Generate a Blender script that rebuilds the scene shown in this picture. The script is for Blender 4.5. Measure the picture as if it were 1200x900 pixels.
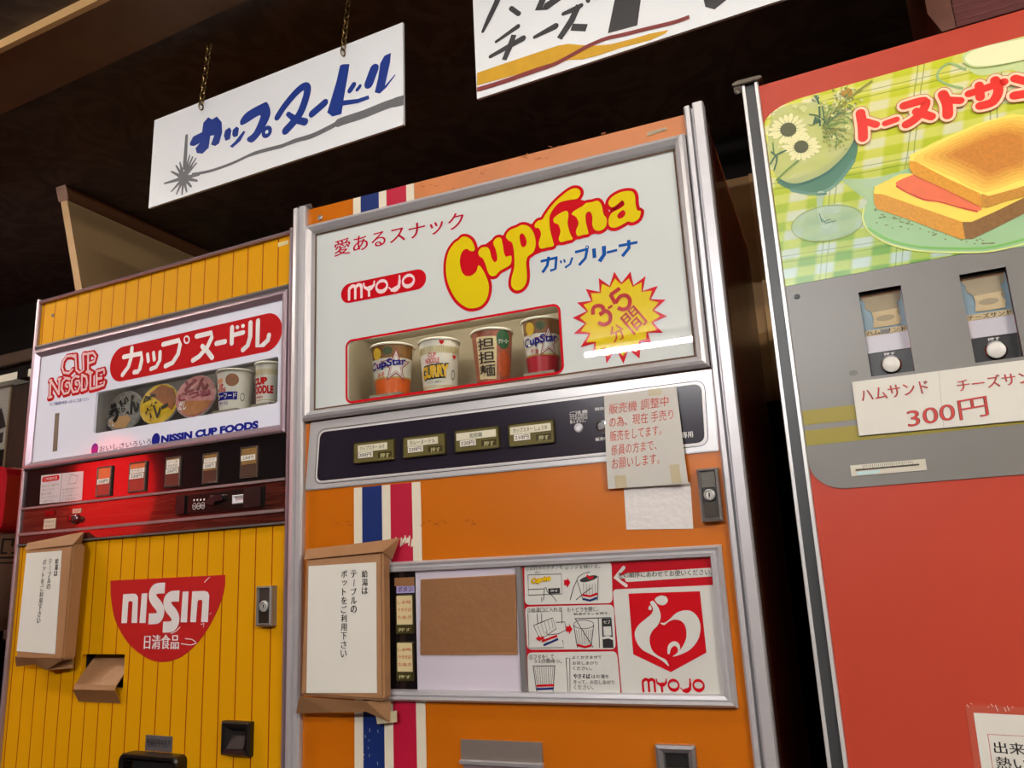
import bpy, bmesh, math, random
from math import sin, cos, pi, radians
from mathutils import Vector
from mathutils.geometry import tessellate_polygon

random.seed(7)
SC = bpy.context.scene
COL = SC.collection
for o in list(bpy.data.objects):
    bpy.data.objects.remove(o, do_unlink=True)

# ------------------------------------------------------------------ camera
FPX = 925.3                                   # focal length in pixels of the 1200 px wide frame
CAM = Vector((0.0, -1.2, 1.12))
RT = Vector((0.92196271, 0.38436222, -0.04743874))
UP = Vector((0.1288709, -0.18897028, 0.97348987))
FW = Vector((-0.36520822, 0.90363484, 0.22375665))
cd = bpy.data.cameras.new('camera')
cd.sensor_width = 36.0
cd.lens = FPX / 1200.0 * 36.0
cd.clip_start = 0.02
cam = bpy.data.objects.new('camera', cd)
COL.objects.link(cam)
from mathutils import Matrix
M = Matrix((RT, UP, -FW)).transposed().to_4x4()
M.translation = CAM
cam.matrix_world = M
SC.camera = cam

# ------------------------------------------------------------------ world, exposure
SC.view_settings.view_transform = 'Standard'
SC.view_settings.look = 'None'
SC.view_settings.gamma = 1.0
SC.view_settings.use_curve_mapping = False
SC.view_settings.exposure = 0.12
w = bpy.data.worlds.new('world')
SC.world = w
w.use_nodes = True
w.node_tree.nodes['Background'].inputs[0].default_value = (1.0, 0.80, 0.62, 1)
w.node_tree.nodes['Background'].inputs[1].default_value = 0.10

# room lamps (built as ceiling fixtures below): x, y, tube emission
LAMPS = dict(near_right=(-0.45, -0.70, 9.0), right=(1.85, -2.0, 260.0), left=(-2.9, -0.75, 85.0), far=(-0.72, -3.28, 400.0))
LANTERN = ((-3.92, -1.66, 1.62), 6.0)

# ------------------------------------------------------------------ materials
def lin(c):
    r = []
    for x in c:
        x /= 255.0
        r.append(x / 12.92 if x <= 0.04045 else ((x + 0.055) / 1.055) ** 2.4)
    return (r[0], r[1], r[2], 1.0)

MATS = {}
def mat(name, rgb, rough=0.5, metal=0.0, emit=0.0, spec=0.5, coat=0.0, bump=0.0, bscale=200.0, vary=0.0, vscale=12.0, ecol=None):
    if name in MATS: return MATS[name]
    m = bpy.data.materials.new(name); m.use_nodes = True
    nt = m.node_tree; b = nt.nodes['Principled BSDF']
    c = lin(rgb)
    b.inputs['Base Color'].default_value = c
    b.inputs['Roughness'].default_value = rough
    b.inputs['Metallic'].default_value = metal
    b.inputs['Specular IOR Level'].default_value = spec
    b.inputs['Coat Weight'].default_value = coat
    b.inputs['Coat Roughness'].default_value = 0.04
    if emit > 0:
        b.inputs['Emission Color'].default_value = lin(ecol) if ecol else c
        b.inputs['Emission Strength'].default_value = emit
    if bump > 0 or vary > 0:
        tc = nt.nodes.new('ShaderNodeTexCoord')
    if vary > 0:
        n = nt.nodes.new('ShaderNodeTexNoise'); n.inputs['Scale'].default_value = vscale; n.inputs['Detail'].default_value = 6
        nt.links.new(tc.outputs['Object'], n.inputs['Vector'])
        mx = nt.nodes.new('ShaderNodeMix'); mx.data_type = 'RGBA'
        mx.inputs[6].default_value = tuple(x * (1 - vary) for x in c[:3]) + (1,)
        mx.inputs[7].default_value = tuple(min(1, x * (1 + vary * .6)) for x in c[:3]) + (1,)
        nt.links.new(n.outputs['Fac'], mx.inputs[0])
        nt.links.new(mx.outputs[2], b.inputs['Base Color'])
        if emit > 0: nt.links.new(mx.outputs[2], b.inputs['Emission Color'])
    if bump > 0:
        n2 = nt.nodes.new('ShaderNodeTexNoise'); n2.inputs['Scale'].default_value = bscale; n2.inputs['Detail'].default_value = 4
        nt.links.new(tc.outputs['Object'], n2.inputs['Vector'])
        bp = nt.nodes.new('ShaderNodeBump'); bp.inputs['Strength'].default_value = bump; bp.inputs['Distance'].default_value = 0.01
        nt.links.new(n2.outputs['Fac'], bp.inputs['Height'])
        nt.links.new(bp.outputs['Normal'], b.inputs['Normal'])
    MATS[name] = m
    return m

def nodes_of(m):
    return m.node_tree, m.node_tree.nodes['Principled BSDF']

def planks_mat(name, rgb, line, phase, pitch, lw, rough=0.6):
    m = mat(name, rgb, rough, spec=0.08, vary=0.06, vscale=5, coat=0.0)
    nt, b = nodes_of(m)
    src = b.inputs['Base Color'].links[0].from_socket
    tc = nt.nodes.new('ShaderNodeTexCoord'); sx = nt.nodes.new('ShaderNodeSeparateXYZ')
    nt.links.new(tc.outputs['Object'], sx.inputs[0])
    a = nt.nodes.new('ShaderNodeMath'); a.operation = 'SUBTRACT'; a.inputs[1].default_value = phase - pitch * 40
    nt.links.new(sx.outputs['X'], a.inputs[0])
    mo = nt.nodes.new('ShaderNodeMath'); mo.operation = 'MODULO'; mo.inputs[1].default_value = pitch
    nt.links.new(a.outputs[0], mo.inputs[0])
    lt = nt.nodes.new('ShaderNodeMath'); lt.operation = 'LESS_THAN'; lt.inputs[1].default_value = lw
    nt.links.new(mo.outputs[0], lt.inputs[0])
    mx = nt.nodes.new('ShaderNodeMix'); mx.data_type = 'RGBA'
    nt.links.new(lt.outputs[0], mx.inputs[0]); nt.links.new(src, mx.inputs[6]); mx.inputs[7].default_value = lin(line)
    nt.links.new(mx.outputs[2], b.inputs['Base Color'])
    return m

def wood_mat(name, c1, c2, sc=(3, 40, 40), rough=0.3, coat=0.5, dist=1.0):
    m = mat(name, c1, rough, coat=coat)
    nt, b = nodes_of(m)
    tc = nt.nodes.new('ShaderNodeTexCoord'); mp = nt.nodes.new('ShaderNodeMapping'); mp.inputs['Scale'].default_value = sc
    nt.links.new(tc.outputs['Object'], mp.inputs[0])
    n = nt.nodes.new('ShaderNodeTexNoise'); n.inputs['Scale'].default_value = 2; n.inputs['Detail'].default_value = 8; n.inputs['Distortion'].default_value = dist
    nt.links.new(mp.outputs[0], n.inputs['Vector'])
    r = nt.nodes.new('ShaderNodeValToRGB')
    r.color_ramp.elements[0].position = 0.35; r.color_ramp.elements[0].color = lin(c1)
    r.color_ramp.elements[1].position = 0.65; r.color_ramp.elements[1].color = lin(c2)
    nt.links.new(n.outputs['Fac'], r.inputs[0]); nt.links.new(r.outputs[0], b.inputs['Base Color'])
    return m

def glass_mat(name):
    m = bpy.data.materials.new(name); m.use_nodes = True
    nt = m.node_tree; nt.nodes.clear()
    o = nt.nodes.new('ShaderNodeOutputMaterial'); t = nt.nodes.new('ShaderNodeBsdfTransparent'); t.inputs[0].default_value = (.93, .94, .93, 1)
    g = nt.nodes.new('ShaderNodeBsdfGlossy'); g.inputs['Roughness'].default_value = 0.03
    lw = nt.nodes.new('ShaderNodeLayerWeight'); lw.inputs[0].default_value = 0.5
    pw = nt.nodes.new('ShaderNodeMath'); pw.operation = 'POWER'; pw.inputs[1].default_value = 4.0
    f = nt.nodes.new('ShaderNodeMath'); f.operation = 'MULTIPLY_ADD'; f.inputs[1].default_value = 0.5; f.inputs[2].default_value = 0.025
    nt.links.new(lw.outputs['Facing'], pw.inputs[0]); nt.links.new(pw.outputs[0], f.inputs[0])
    mx = nt.nodes.new('ShaderNodeMixShader')
    nt.links.new(f.outputs[0], mx.inputs[0]); nt.links.new(t.outputs[0], mx.inputs[1]); nt.links.new(g.outputs[0], mx.inputs[2])
    nt.links.new(mx.outputs[0], o.inputs[0])
    return m

ALU = mat('aluminium', (198, 196, 199), 0.38, metal=0.35, vary=0.04, vscale=60)
ALU_L = mat('lilac aluminium', (172, 152, 162), 0.35, metal=0.6)
ALU_D = mat('dull aluminium', (150, 146, 146), 0.4, metal=0.6)
CHROME = mat('chrome', (220, 220, 220), 0.12, metal=1.0)
GLASS = glass_mat('thin glass')
BLACK = mat('black plastic', (16, 14, 14), 0.35)
BLACKG = mat('glossy black acrylic', (24, 20, 22), 0.10, coat=0.5)
DARK = mat('dark recess shade', (10, 8, 7), 0.8)  # near-black colour standing in for the shade inside slots and recesses
WHITEP = mat('white acrylic', (208, 214, 211), 0.012, emit=0.05)
WHITEL = mat('cool white acrylic', (220, 222, 234), 0.08, coat=0.0, emit=0.10)
ORANGE = mat('orange enamel', (202, 108, 6), 0.28, coat=0.3, vary=0.10, vscale=4)
ORANGE_GLARE = mat('orange enamel with painted glare', (200, 120, 62), 0.4, vary=0.25, vscale=14)  # washed-out orange: lamp glare put into the colour
CREAM = mat('cream paint', (226, 218, 196), 0.4)
BLUE = mat('blue paint', (16, 42, 106), 0.35)
MAGENTA = mat('crimson paint', (184, 20, 56), 0.35)
INKRED = mat('red print', (200, 22, 34), 0.02)
INKRED2 = mat('brick red print', (196, 38, 40), 0.03)
INKYEL = mat('yellow print', (226, 202, 24), 0.02)
INKBLUE = mat('blue print', (22, 84, 164), 0.03)
INKNAVY = mat('navy print', (36, 42, 140), 0.03)
INKBLACK = mat('black print', (26, 24, 24), 0.5)
INKGREY = mat('grey print', (118, 118, 118), 0.5)
PINKPALE = mat('pale pink print', (238, 200, 200), 0.04)
WHITEINK = mat('white print', (232, 228, 226), 0.35)
PAPER = mat('white paper', (228, 226, 216), 0.75, vary=0.04, vscale=20)
NOTE = mat('grey note paper', (206, 204, 196), 0.75, vary=0.05, vscale=10)
KRAFT = mat('kraft paper', (168, 124, 84), 0.6, bump=0.5, bscale=16, vary=0.14, vscale=18)
KRAFTD = mat('brown packing tape', (146, 102, 64), 0.42, bump=0.12, bscale=60, vary=0.10, vscale=10)
TAPE = mat('clear yellowed tape', (196, 184, 150), 0.4)
YEL = planks_mat('yellow plank laminate', (222, 158, 4), (150, 58, 8), 0.017, 0.0407, 0.0026)
WOOD = wood_mat('dark rosewood laminate', (52, 18, 14), (92, 40, 30), (3, 60, 60), 0.22, 0.6)
BROWNS = wood_mat('brown cabinet side', (158, 82, 44), (178, 98, 56), (30, 30, 2), 0.35, 0.2)
RED = mat('red enamel', (190, 68, 48), 0.40, spec=0.3, vary=0.04, vscale=5)
GREYP = mat('grey enamel', (126, 124, 120), 0.35)

# ------------------------------------------------------------------ geometry helpers
def ray(px, py):
    return RT * ((px - 600) / FPX) + UP * ((450 - py) / FPX) + FW

class Frame:
    """local frame of a flat upright front: u runs right, v is height above the floor, wo is distance out of the front"""
    def __init__(s, ox, oy, yaw):
        s.o = Vector((ox, oy, 0)); s.yaw = yaw
        s.ax = Vector((cos(yaw), sin(yaw), 0)); s.n = Vector((sin(yaw), -cos(yaw), 0))
    def uv(s, p, wo=0.0):
        d = ray(*p); q = s.o + s.n * wo
        t = (q - CAM).dot(s.n) / d.dot(s.n)
        h = CAM + d * t - s.o
        return (h.dot(s.ax), h.z)
    def P(s, pts, wo=0.0):
        return [s.uv(p, wo) for p in pts]
    def world(s, u, v, wo=0.0):
        return s.o + s.ax * u + s.n * wo + Vector((0, 0, v))

def catmull(pts, n=6, closed=True):
    out = []; N = len(pts)
    for i in range(N if closed else N - 1):
        g = (lambda k: pts[k % N]) if closed else (lambda k: pts[max(0, min(N - 1, k))])
        p0, p1, p2, p3 = g(i - 1), g(i), g(i + 1), g(i + 2)
        for j in range(n):
            t = j / n
            out.append(tuple(0.5 * ((2 * p1[k]) + (-p0[k] + p2[k]) * t + (2 * p0[k] - 5 * p1[k] + 4 * p2[k] - p3[k]) * t * t + (-p0[k] + 3 * p1[k] - 3 * p2[k] + p3[k]) * t ** 3) for k in range(len(p1))))
    if not closed: out.append(tuple(pts[-1]))
    return out

def rrect(u0, u1, v0, v1, r, n=6):
    pts = []
    for cx, cy, a in ((u1 - r, v1 - r, 0), (u0 + r, v1 - r, 90), (u0 + r, v0 + r, 180), (u1 - r, v0 + r, 270)):
        for i in range(n + 1):
            t = radians(a + 90 * i / n); pts.append((cx + r * cos(t), cy + r * sin(t)))
    return pts

def rquad(q, r, n=5):
    """rounded corners on any convex polygon (list of points)"""
    out = []; N = len(q)
    for i in range(N):
        p = Vector(q[i]); a = Vector(q[i - 1]); b = Vector(q[(i + 1) % N])
        da = (a - p).normalized() * r; db = (b - p).normalized() * r
        for j in range(n + 1):
            t = j / n
            out.append(tuple((p + da) * (1 - t) ** 2 + p * 2 * t * (1 - t) + (p + db) * t * t))
    return out

def ellipse(cx, cy, rx, ry, n=28, rot=0.0):
    return [(cx + rx * cos(t) * cos(rot) - ry * sin(t) * sin(rot), cy + rx * cos(t) * sin(rot) + ry * sin(t) * cos(rot)) for t in [2 * pi * i / n for i in range(n)]]

_TXT = {}
def text_mesh(s, bold=0.0, shear=0.0):
    k = (s, bold, shear)
    if k in _TXT: return _TXT[k]
    c = bpy.data.curves.new('t', 'FONT'); c.body = s; c.offset = bold; c.shear = shear; c.resolution_u = 4; c.size = 1
    o = bpy.data.objects.new('t', c); COL.objects.link(o)
    bpy.context.view_layer.update()
    me = bpy.data.meshes.new_from_object(o.evaluated_get(bpy.context.evaluated_depsgraph_get()))
    vs = [(v.co.x, v.co.y) for v in me.vertices]; fs = [tuple(p.vertices) for p in me.polygons]
    bpy.data.objects.remove(o, do_unlink=True); bpy.data.curves.remove(c); bpy.data.meshes.remove(me)
    if vs:
        x0 = min(v[0] for v in vs); x1 = max(v[0] for v in vs); y0 = min(v[1] for v in vs); y1 = max(v[1] for v in vs)
        vs = [((x - x0) / max(1e-6, x1 - x0), (y - y0) / max(1e-6, y1 - y0)) for x, y in vs]
    _TXT[k] = (vs, fs)
    return _TXT[k]

class B:
    """collects geometry in a frame's local coordinates (u, v, wo) and links it as one mesh object"""
    def __init__(s, m=None):
        s.v = []; s.f = []; s.fm = []; s.mats = []; s.cur = 0
        if m is not None: s.m(m)
    def m(s, m):
        if m not in s.mats: s.mats.append(m)
        s.cur = s.mats.index(m); return s
    def raw(s, vs, fs):                     # vs are local xyz
        k = len(s.v); s.v += [tuple(x) for x in vs]
        for f in fs: s.f.append(tuple(i + k for i in f)); s.fm.append(s.cur)
        return s
    def uvw(s, vs, fs):
        return s.raw([(u, -wo, v) for u, v, wo in vs], fs)
    def nudge(s, wo):                       # overlapping prints of one ink never share a plane exactly
        s.k = getattr(s, 'k', 0) + 1
        return wo + (s.k % 24) * 6e-6
    def poly(s, pts, wo, holes=()):
        return s.flat(pts, s.nudge(wo), holes)
    def flat(s, pts, wo, holes=()):
        loops = [[Vector((a, b, 0)) for a, b in l] for l in (pts, *holes)]
        tri = tessellate_polygon(loops); flat = [p for l in (pts, *holes) for p in l]
        return s.uvw([(a, b, wo) for a, b in flat], tri)
    def prism(s, pts, w0, w1, holes=()):
        s.flat(pts, w1, holes); s.flat(pts, w0, holes)
        for l in (pts, *holes):
            n = len(l)
            s.uvw([(a, b, w0) for a, b in l] + [(a, b, w1) for a, b in l], [(i, (i + 1) % n, n + (i + 1) % n, n + i) for i in range(n)])
        return s
    def box(s, u0, u1, v0, v1, w0, w1):
        return s.uvw([(u, v, x) for x in (w0, w1) for v in (v0, v1) for u in (u0, u1)],
                     [(0, 1, 3, 2), (4, 6, 7, 5), (0, 4, 5, 1), (2, 3, 7, 6), (0, 2, 6, 4), (1, 5, 7, 3)])
    def ring(s, q, prof):
        """mitred frame around quad/rect q; prof = [(inset, wo), ...] from outside to inside"""
        n = len(q); rows = []
        for ins, wo in prof:
            row = []
            for i in range(n):
                p = Vector(q[i]); a = (Vector(q[i - 1]) - p).normalized(); b = (Vector(q[(i + 1) % n]) - p).normalized()
                sn = max(.2, abs(a.x * b.y - a.y * b.x))
                r = p + (a + b) * (ins / sn); row.append((r.x, r.y, wo))
            rows.append(row)
        vs = [v for r in rows for v in r]
        fs = [(r * n + i, r * n + (i + 1) % n, (r + 1) * n + (i + 1) % n, (r + 1) * n + i) for r in range(len(prof) - 1) for i in range(n)]
        return s.uvw(vs, fs)
    def extr(s, prof, v0, v1):
        """vertical extrusion of a plan profile [(u, wo), ...] (closed)"""
        n = len(prof)
        s.uvw([(u, v0, x) for u, x in prof] + [(u, v1, x) for u, x in prof], [(i, (i + 1) % n, n + (i + 1) % n, n + i) for i in range(n)])
        for v in (v0, v1):
            tri = tessellate_polygon([[Vector((u, x, 0)) for u, x in prof]]); s.uvw([(u, v, x) for u, x in prof], tri)
        return s
    def hextr(s, prof, u0, u1):
        """horizontal extrusion of a side profile [(v, wo), ...] (closed)"""
        n = len(prof)
        s.uvw([(u0, v, x) for v, x in prof] + [(u1, v, x) for v, x in prof], [(i, (i + 1) % n, n + (i + 1) % n, n + i) for i in range(n)])
        for u in (u0, u1):
            tri = tessellate_polygon([[Vector((v, x, 0)) for v, x in prof]]); s.uvw([(u, v, x) for v, x in prof], tri)
        return s
    def stroke(s, path, width, wo, closed=False, cap=True, flat=False):
        wo = s.nudge(wo); n = len(path); W = width if isinstance(width, (list, tuple)) else [width] * n
        if len(W) != n:
            W = [W[0] + (W[-1] - W[0]) * i / max(1, n - 1) for i in range(n)] if len(W) == 2 else [W[min(len(W) - 1, int(i * len(W) / n))] for i in range(n)]
        P = [Vector(p) for p in path]
        L = []; Rr = []
        for i in range(n):
            if closed: d = P[(i + 1) % n] - P[i - 1]
            else: d = P[min(n - 1, i + 1)] - P[max(0, i - 1)]
            if d.length < 1e-9: d = Vector((1, 0))
            d.normalize(); nn = Vector((-d.y, d.x)) * W[i] / 2
            L.append(P[i] + nn); Rr.append(P[i] - nn)
        vs = [(p.x, p.y, wo) for p in L] + [(p.x, p.y, wo) for p in Rr]
        s.uvw(vs, [(i, (i + 1) % n, n + (i + 1) % n, n + i) for i in range(n if closed else n - 1)])
        if not closed and cap and not flat:
            for i in (0, n - 1): s.poly(ellipse(P[i].x, P[i].y, W[i] / 2, W[i] / 2, 12), wo)
        return s
    def text(s, t, BL, BR, TL, wo, bold=0.0, shear=0.0):
        if bold > 0 and any(ord(c) > 0x2E80 for c in t):     # dense characters: several close strikes, never swollen outlines
            BL = Vector(BL); d = (Vector(BR) - BL) / len(t) * bold * .9
            for k in (-1, 0, 1): s.text(t, BL + d * k, Vector(BR) + d * k, Vector(TL) + d * k, wo, 0.0, shear)
            return s
        vs, fs = text_mesh(t, bold, shear); wo = s.nudge(wo)
        BL = Vector(BL); a = Vector(BR) - BL; b = Vector(TL) - BL
        return s.uvw([tuple(BL + a * x + b * y) + (wo,) for x, y in vs], fs)
    def tfat(s, t, bl, tr, wo, d):            # several close strikes of the same thin letters
        for k in (-1, 0, 1): s.tbox(t, (bl[0] + k * d, bl[1]), (tr[0] + k * d, tr[1]), wo)
        return s
    def tbox(s, t, bl, tr, wo, bold=0.0, shear=0.0):
        return s.text(t, bl, (tr[0], bl[1]), (bl[0], tr[1]), wo, bold, shear)
    def lathe(s, prof, c=(0, 0, 0), n=32, axis=None, mats=None):
        """prof = [(r, h)]; c local xyz of base; axis = (X, Y, Z) vectors"""
        X, Y, Z = axis if axis else (Vector((1, 0, 0)), Vector((0, 1, 0)), Vector((0, 0, 1)))
        c = Vector(c); vs = []
        for r, h in prof:
            for i in range(n):
                t = 2 * pi * i / n; vs.append(c + X * r * cos(t) + Y * r * sin(t) + Z * h)
        for k in range(len(prof) - 1):
            if mats: s.m(mats[k])
            kk = len(s.v)
            fs = [(k * n + i, k * n + (i + 1) % n, (k + 1) * n + (i + 1) % n, (k + 1) * n + i) for i in range(n)]
            if k == 0: base = kk; s.v += [tuple(x) for x in vs]
            for f in fs: s.f.append(tuple(i + base for i in f)); s.fm.append(s.cur)
        return s
    def build(s, name, parent=None, bevel=0.0, label=None, smooth=False, weld=False):
        me = bpy.data.meshes.new(name); me.from_pydata(s.v, [], s.f)
        for m in s.mats: me.materials.append(m)
        me.polygons.foreach_set('material_index', s.fm)
        bm = bmesh.new(); bm.from_mesh(me)
        if weld or bevel or smooth: bmesh.ops.remove_doubles(bm, verts=bm.verts, dist=1e-6)
        bmesh.ops.recalc_face_normals(bm, faces=bm.faces)
        if bevel:
            ed = [e for e in bm.edges if len(e.link_faces) == 2 and e.calc_face_angle(0) > 0.6]
            bmesh.ops.bevel(bm, geom=ed, offset=bevel, segments=2, affect='EDGES', clamp_overlap=True)
        if smooth:
            for f in bm.faces: f.smooth = True
            for e in bm.edges:
                if len(e.link_faces) == 2 and e.calc_face_angle(0) > 0.7: e.smooth = False
        bm.to_mesh(me); bm.free()
        o = bpy.data.objects.new(name, me); COL.objects.link(o)
        if parent: o.parent = parent
        if label: o['label'] = label
        return o

def thing(name, label, cat, F=None, loc=None, group=None):
    o = bpy.data.objects.new(name, None); COL.objects.link(o); o.empty_display_size = .05
    if F is not None: o.location = F.o; o.rotation_euler = (0, 0, F.yaw)
    if loc is not None: o.location = loc
    o['label'] = label; o['category'] = cat
    if group: o['group'] = group
    return o
def at(F, name, label, cat, u, v, wo, group=None):
    """an Empty with its own origin standing on frame F; geometry for it is given relative to (u, v, wo)"""
    o = thing(name, label, cat, group=group); o.location = F.world(u, v, wo); o.rotation_euler = (0, 0, F.yaw); return o
def struct(o):
    o['kind'] = 'structure'; return o
def bbox(q): return min(p[0] for p in q), max(p[0] for p in q), min(p[1] for p in q), max(p[1] for p in q)
def scale_at(P): return (P - CAM).dot(FW) / FPX       # metres per pixel there
def crop(pts, ox, oy, sc): return [(ox + x / sc, oy + y / sc) for x, y in pts]

FN = Frame(-1.7404, 0.0620, radians(-3.327))       # left machine
FC = Frame(-0.9350, 0.0, 0.0)                       # middle machine
FS = Frame(-0.0615, 0.0024, radians(-3.41))         # right machine
# ------------------------------------------------------------------ the room
ZC = 2.42
def damask(name, rgb, rgb2, rough):
    m = mat(name, rgb, rough, spec=0.3); nt, b = nodes_of(m)
    tc = nt.nodes.new('ShaderNodeTexCoord')
    n = nt.nodes.new('ShaderNodeTexNoise'); n.inputs['Scale'].default_value = 5; n.inputs['Detail'].default_value = 3; n.inputs['Distortion'].default_value = 3.5
    nt.links.new(tc.outputs['Object'], n.inputs['Vector'])
    r = nt.nodes.new('ShaderNodeValToRGB'); r.color_ramp.interpolation = 'EASE'
    r.color_ramp.elements[0].position = 0.42; r.color_ramp.elements[0].color = lin(rgb)
    r.color_ramp.elements[1].position = 0.60; r.color_ramp.elements[1].color = lin(rgb2)
    nt.links.new(n.outputs['Fac'], r.inputs[0]); nt.links.new(r.outputs[0], b.inputs['Base Color'])
    return m
CEILM = damask('damask ceiling paper', (80, 71, 68), (96, 85, 81), 0.6)
WALLM = mat('dark brown wall', (14, 9, 7), 0.8, spec=0.2, vary=0.2, vscale=3)
BEAMM = mat('brown stained beam', (122, 88, 60), 0.6, vary=0.35, vscale=9)
TILE = mat('dark floor tile', (70, 60, 54), 0.3, vary=0.15, vscale=3)
b = B(TILE); b.raw([(-6, -7, -.02), (4, -7, -.02), (4, 1.2, -.02), (-6, 1.2, -.02), (-6, -7, 0), (4, -7, 0), (4, 1.2, 0), (-6, 1.2, 0)],
      [(0, 1, 2, 3), (4, 5, 6, 7), (0, 1, 5, 4), (1, 2, 6, 5), (2, 3, 7, 6), (3, 0, 4, 7)]); struct(b.build('floor'))
def xyz(bm, x0, x1, y0, y1, z0, z1):
    return bm.raw([(x, y, z) for z in (z0, z1) for y in (y0, y1) for x in (x0, x1)], [(0, 1, 3, 2), (4, 5, 7, 6), (0, 1, 5, 4), (2, 3, 7, 6), (0, 2, 6, 4), (1, 3, 7, 5)])
struct(xyz(B(CEILM), -6, 4, -7, 1.3, ZC, ZC + .1).build('ceiling'))
struct(xyz(B(WALLM), -6, 4, 1.2, 1.3, 0, ZC).build('wall_back'))
struct(xyz(B(mat('warm plaster', (120, 96, 74), .8, vary=.1)), -6.1, -6, -7, 1.3, 0, ZC).build('wall_left'))
struct(xyz(B(mat('warm plaster', (120, 96, 74), .8)), 4, 4.1, -7, 1.3, 0, ZC).build('wall_right'))
struct(xyz(B(mat('warm plaster', (120, 96, 74), .8)), -6.1, 4.1, -7.1, -7, 0, ZC).build('wall_front'))
# stained beam under the ceiling, with a thin gilt strip along its front edge
zb = 2.40
def beamline(x0, y0, x1, y1, xa, xb):
    k = (y1 - y0) / (x1 - x0); return (xa, y0 + k * (xa - x0)), (xb, y0 + k * (xb - x0))
(fa, fb) = beamline(-1.756, -.089, -1.371, -.108, -4.2, 0.6)
(ra, rb) = beamline(-2.008, .089, -1.098, .026, -4.2, 0.6)
def hb(bm, q, z0, z1):
    return bm.raw([(x, y, z0) for x, y in q] + [(x, y, z1) for x, y in q], [(0, 1, 2, 3), (4, 5, 6, 7), (0, 1, 5, 4), (1, 2, 6, 5), (2, 3, 7, 6), (3, 0, 4, 7)])
struct(hb(B(BEAMM), [fa, fb, rb, ra], zb, ZC).build('trim_1'))
off = .014
struct(hb(B(mat('dull gilt strip', (226, 186, 126), .45, metal=.1)), [(fa[0], fa[1] - off), (fb[0], fb[1] - off), (fb[0], fb[1] - .001), (fa[0], fa[1] - .001)], zb - .004, ZC).build('trim_2'))

# fluorescent ceiling fixtures (three hang out of the frame over the aisle)
for key, lab in (('near_right', 'white twin tube ceiling light hanging close in front of the machines'), ('right', 'white twin tube ceiling light over the right end of the aisle'),
                 ('left', 'white twin tube ceiling light over the left end of the aisle'), ('far', 'slim single tube ceiling light farthest out in the room')):
    lx, ly, le = LAMPS[key]; ln = 1.2; tm = mat('fluorescent tube ' + key, (255, 244, 230) if key != 'far' else (252, 250, 250), .5, emit=le)
    t = thing('ceiling_light', lab, 'light', loc=(lx, ly, ZC))
    slim = key == 'far'; hw = .022 if slim else .09; HM = mat('dark lamp batten', (46, 44, 42), .6) if slim else mat('white lamp housing', (225, 225, 220), .4)
    xyz(B(HM), -ln / 2 - .04, ln / 2 + .04, -hw, hw, -.04, 0).build('housing', t, bevel=.004)
    for s in ((0,) if slim else (-1, 1)):
        bb = B(tm); bb.lathe([(0, 0), (.014, 0), (.014, ln), (0, ln)], (-ln / 2, s * .045, -.075), 12, (Vector((0, 1, 0)), Vector((0, 0, 1)), Vector((1, 0, 0))))
        bb.build('tube', t)
        for e in (-1, 1): xyz(B(HM), e * (ln / 2 + .012) - .012, e * (ln / 2 + .012) + .012, s * .045 - .015, s * .045 + .015, -.085, -.04).build('socket', t)
# red paper lantern hanging in the room to the left, whose glow the black panel mirrors
t = thing('paper_lantern', 'glowing red paper lantern hanging on the left side of the room', 'lantern', loc=LANTERN[0])
pr = [(.07, -.30)] + [(.21 * (1 - abs(k / 10.0) ** 2.6 * .66) * (1 if k % 2 else .97), .03 * k) for k in range(-9, 10)] + [(.07, .30)]
B(mat('lit red paper', (255, 20, 24), .6, emit=LANTERN[1])).lathe(pr, n=24).build('shade', t)
B(BLACK).lathe([(0, -.33), (.085, -.33), (.085, -.30), (0, -.30)], n=20).build('base_ring', t)
B(BLACK).lathe([(0, .30), (.085, .30), (.085, .33), (0, .33)], n=20).build('top_ring', t)
B(BLACK).lathe([(.004, .33), (.004, ZC - 1.62)], n=6).build('cord', t)

# tan partition board that slants up to the ceiling behind the left machine
def at_x(p, x):
    d = ray(*p); k = (x - CAM.x) / d.x; q = CAM + d * k; return q.y, q.z
xp = -2.24
(y1, z1) = at_x((76, 218), xp); (y2, z2) = at_x((102, 340), xp)
k = (y2 - y1) / (z1 - z2); yb = y1 + k * z1
TAN = mat('tan painted board', (190, 158, 112), .6, vary=.12, vscale=3)
b = B(TAN)
prof = [(y1, z1), (1.19, z1), (1.19, .0), (min(1.15, yb), .0)]
n = 4; b.raw([(xp, y, z) for y, z in prof] + [(xp - .03, y, z) for y, z in prof], [(0, 1, 2, 3), (4, 5, 6, 7)] + [(i, (i + 1) % n, n + (i + 1) % n, n + i) for i in range(n)])
t = thing('partition_board', 'tan slanted partition board rising behind the yellow machine', 'partition', loc=(xp, 1.0, 0)); t_off = Matrix.Translation((-xp, -1.0, 0))
o = b.build('board', t); o.data.transform(t_off)
b = B(mat('brown edge strip', (104, 66, 40), .5)); z3 = z1 - .045; ys = y1 + k * .045
b.raw([(x, y, z) for x in (xp + .008, xp - .038) for y, z in ((y1 - .004, z1 + .002), (1.19, z1 + .002), (1.19, z3), (ys - .004, z3))], [(0, 1, 2, 3), (4, 5, 6, 7)] + [(i, (i + 1) % 4, 4 + (i + 1) % 4, 4 + i) for i in range(4)])
o = b.build('edge_strip', t, label='brown strip along the top edge'); o.data.transform(t_off)

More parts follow.
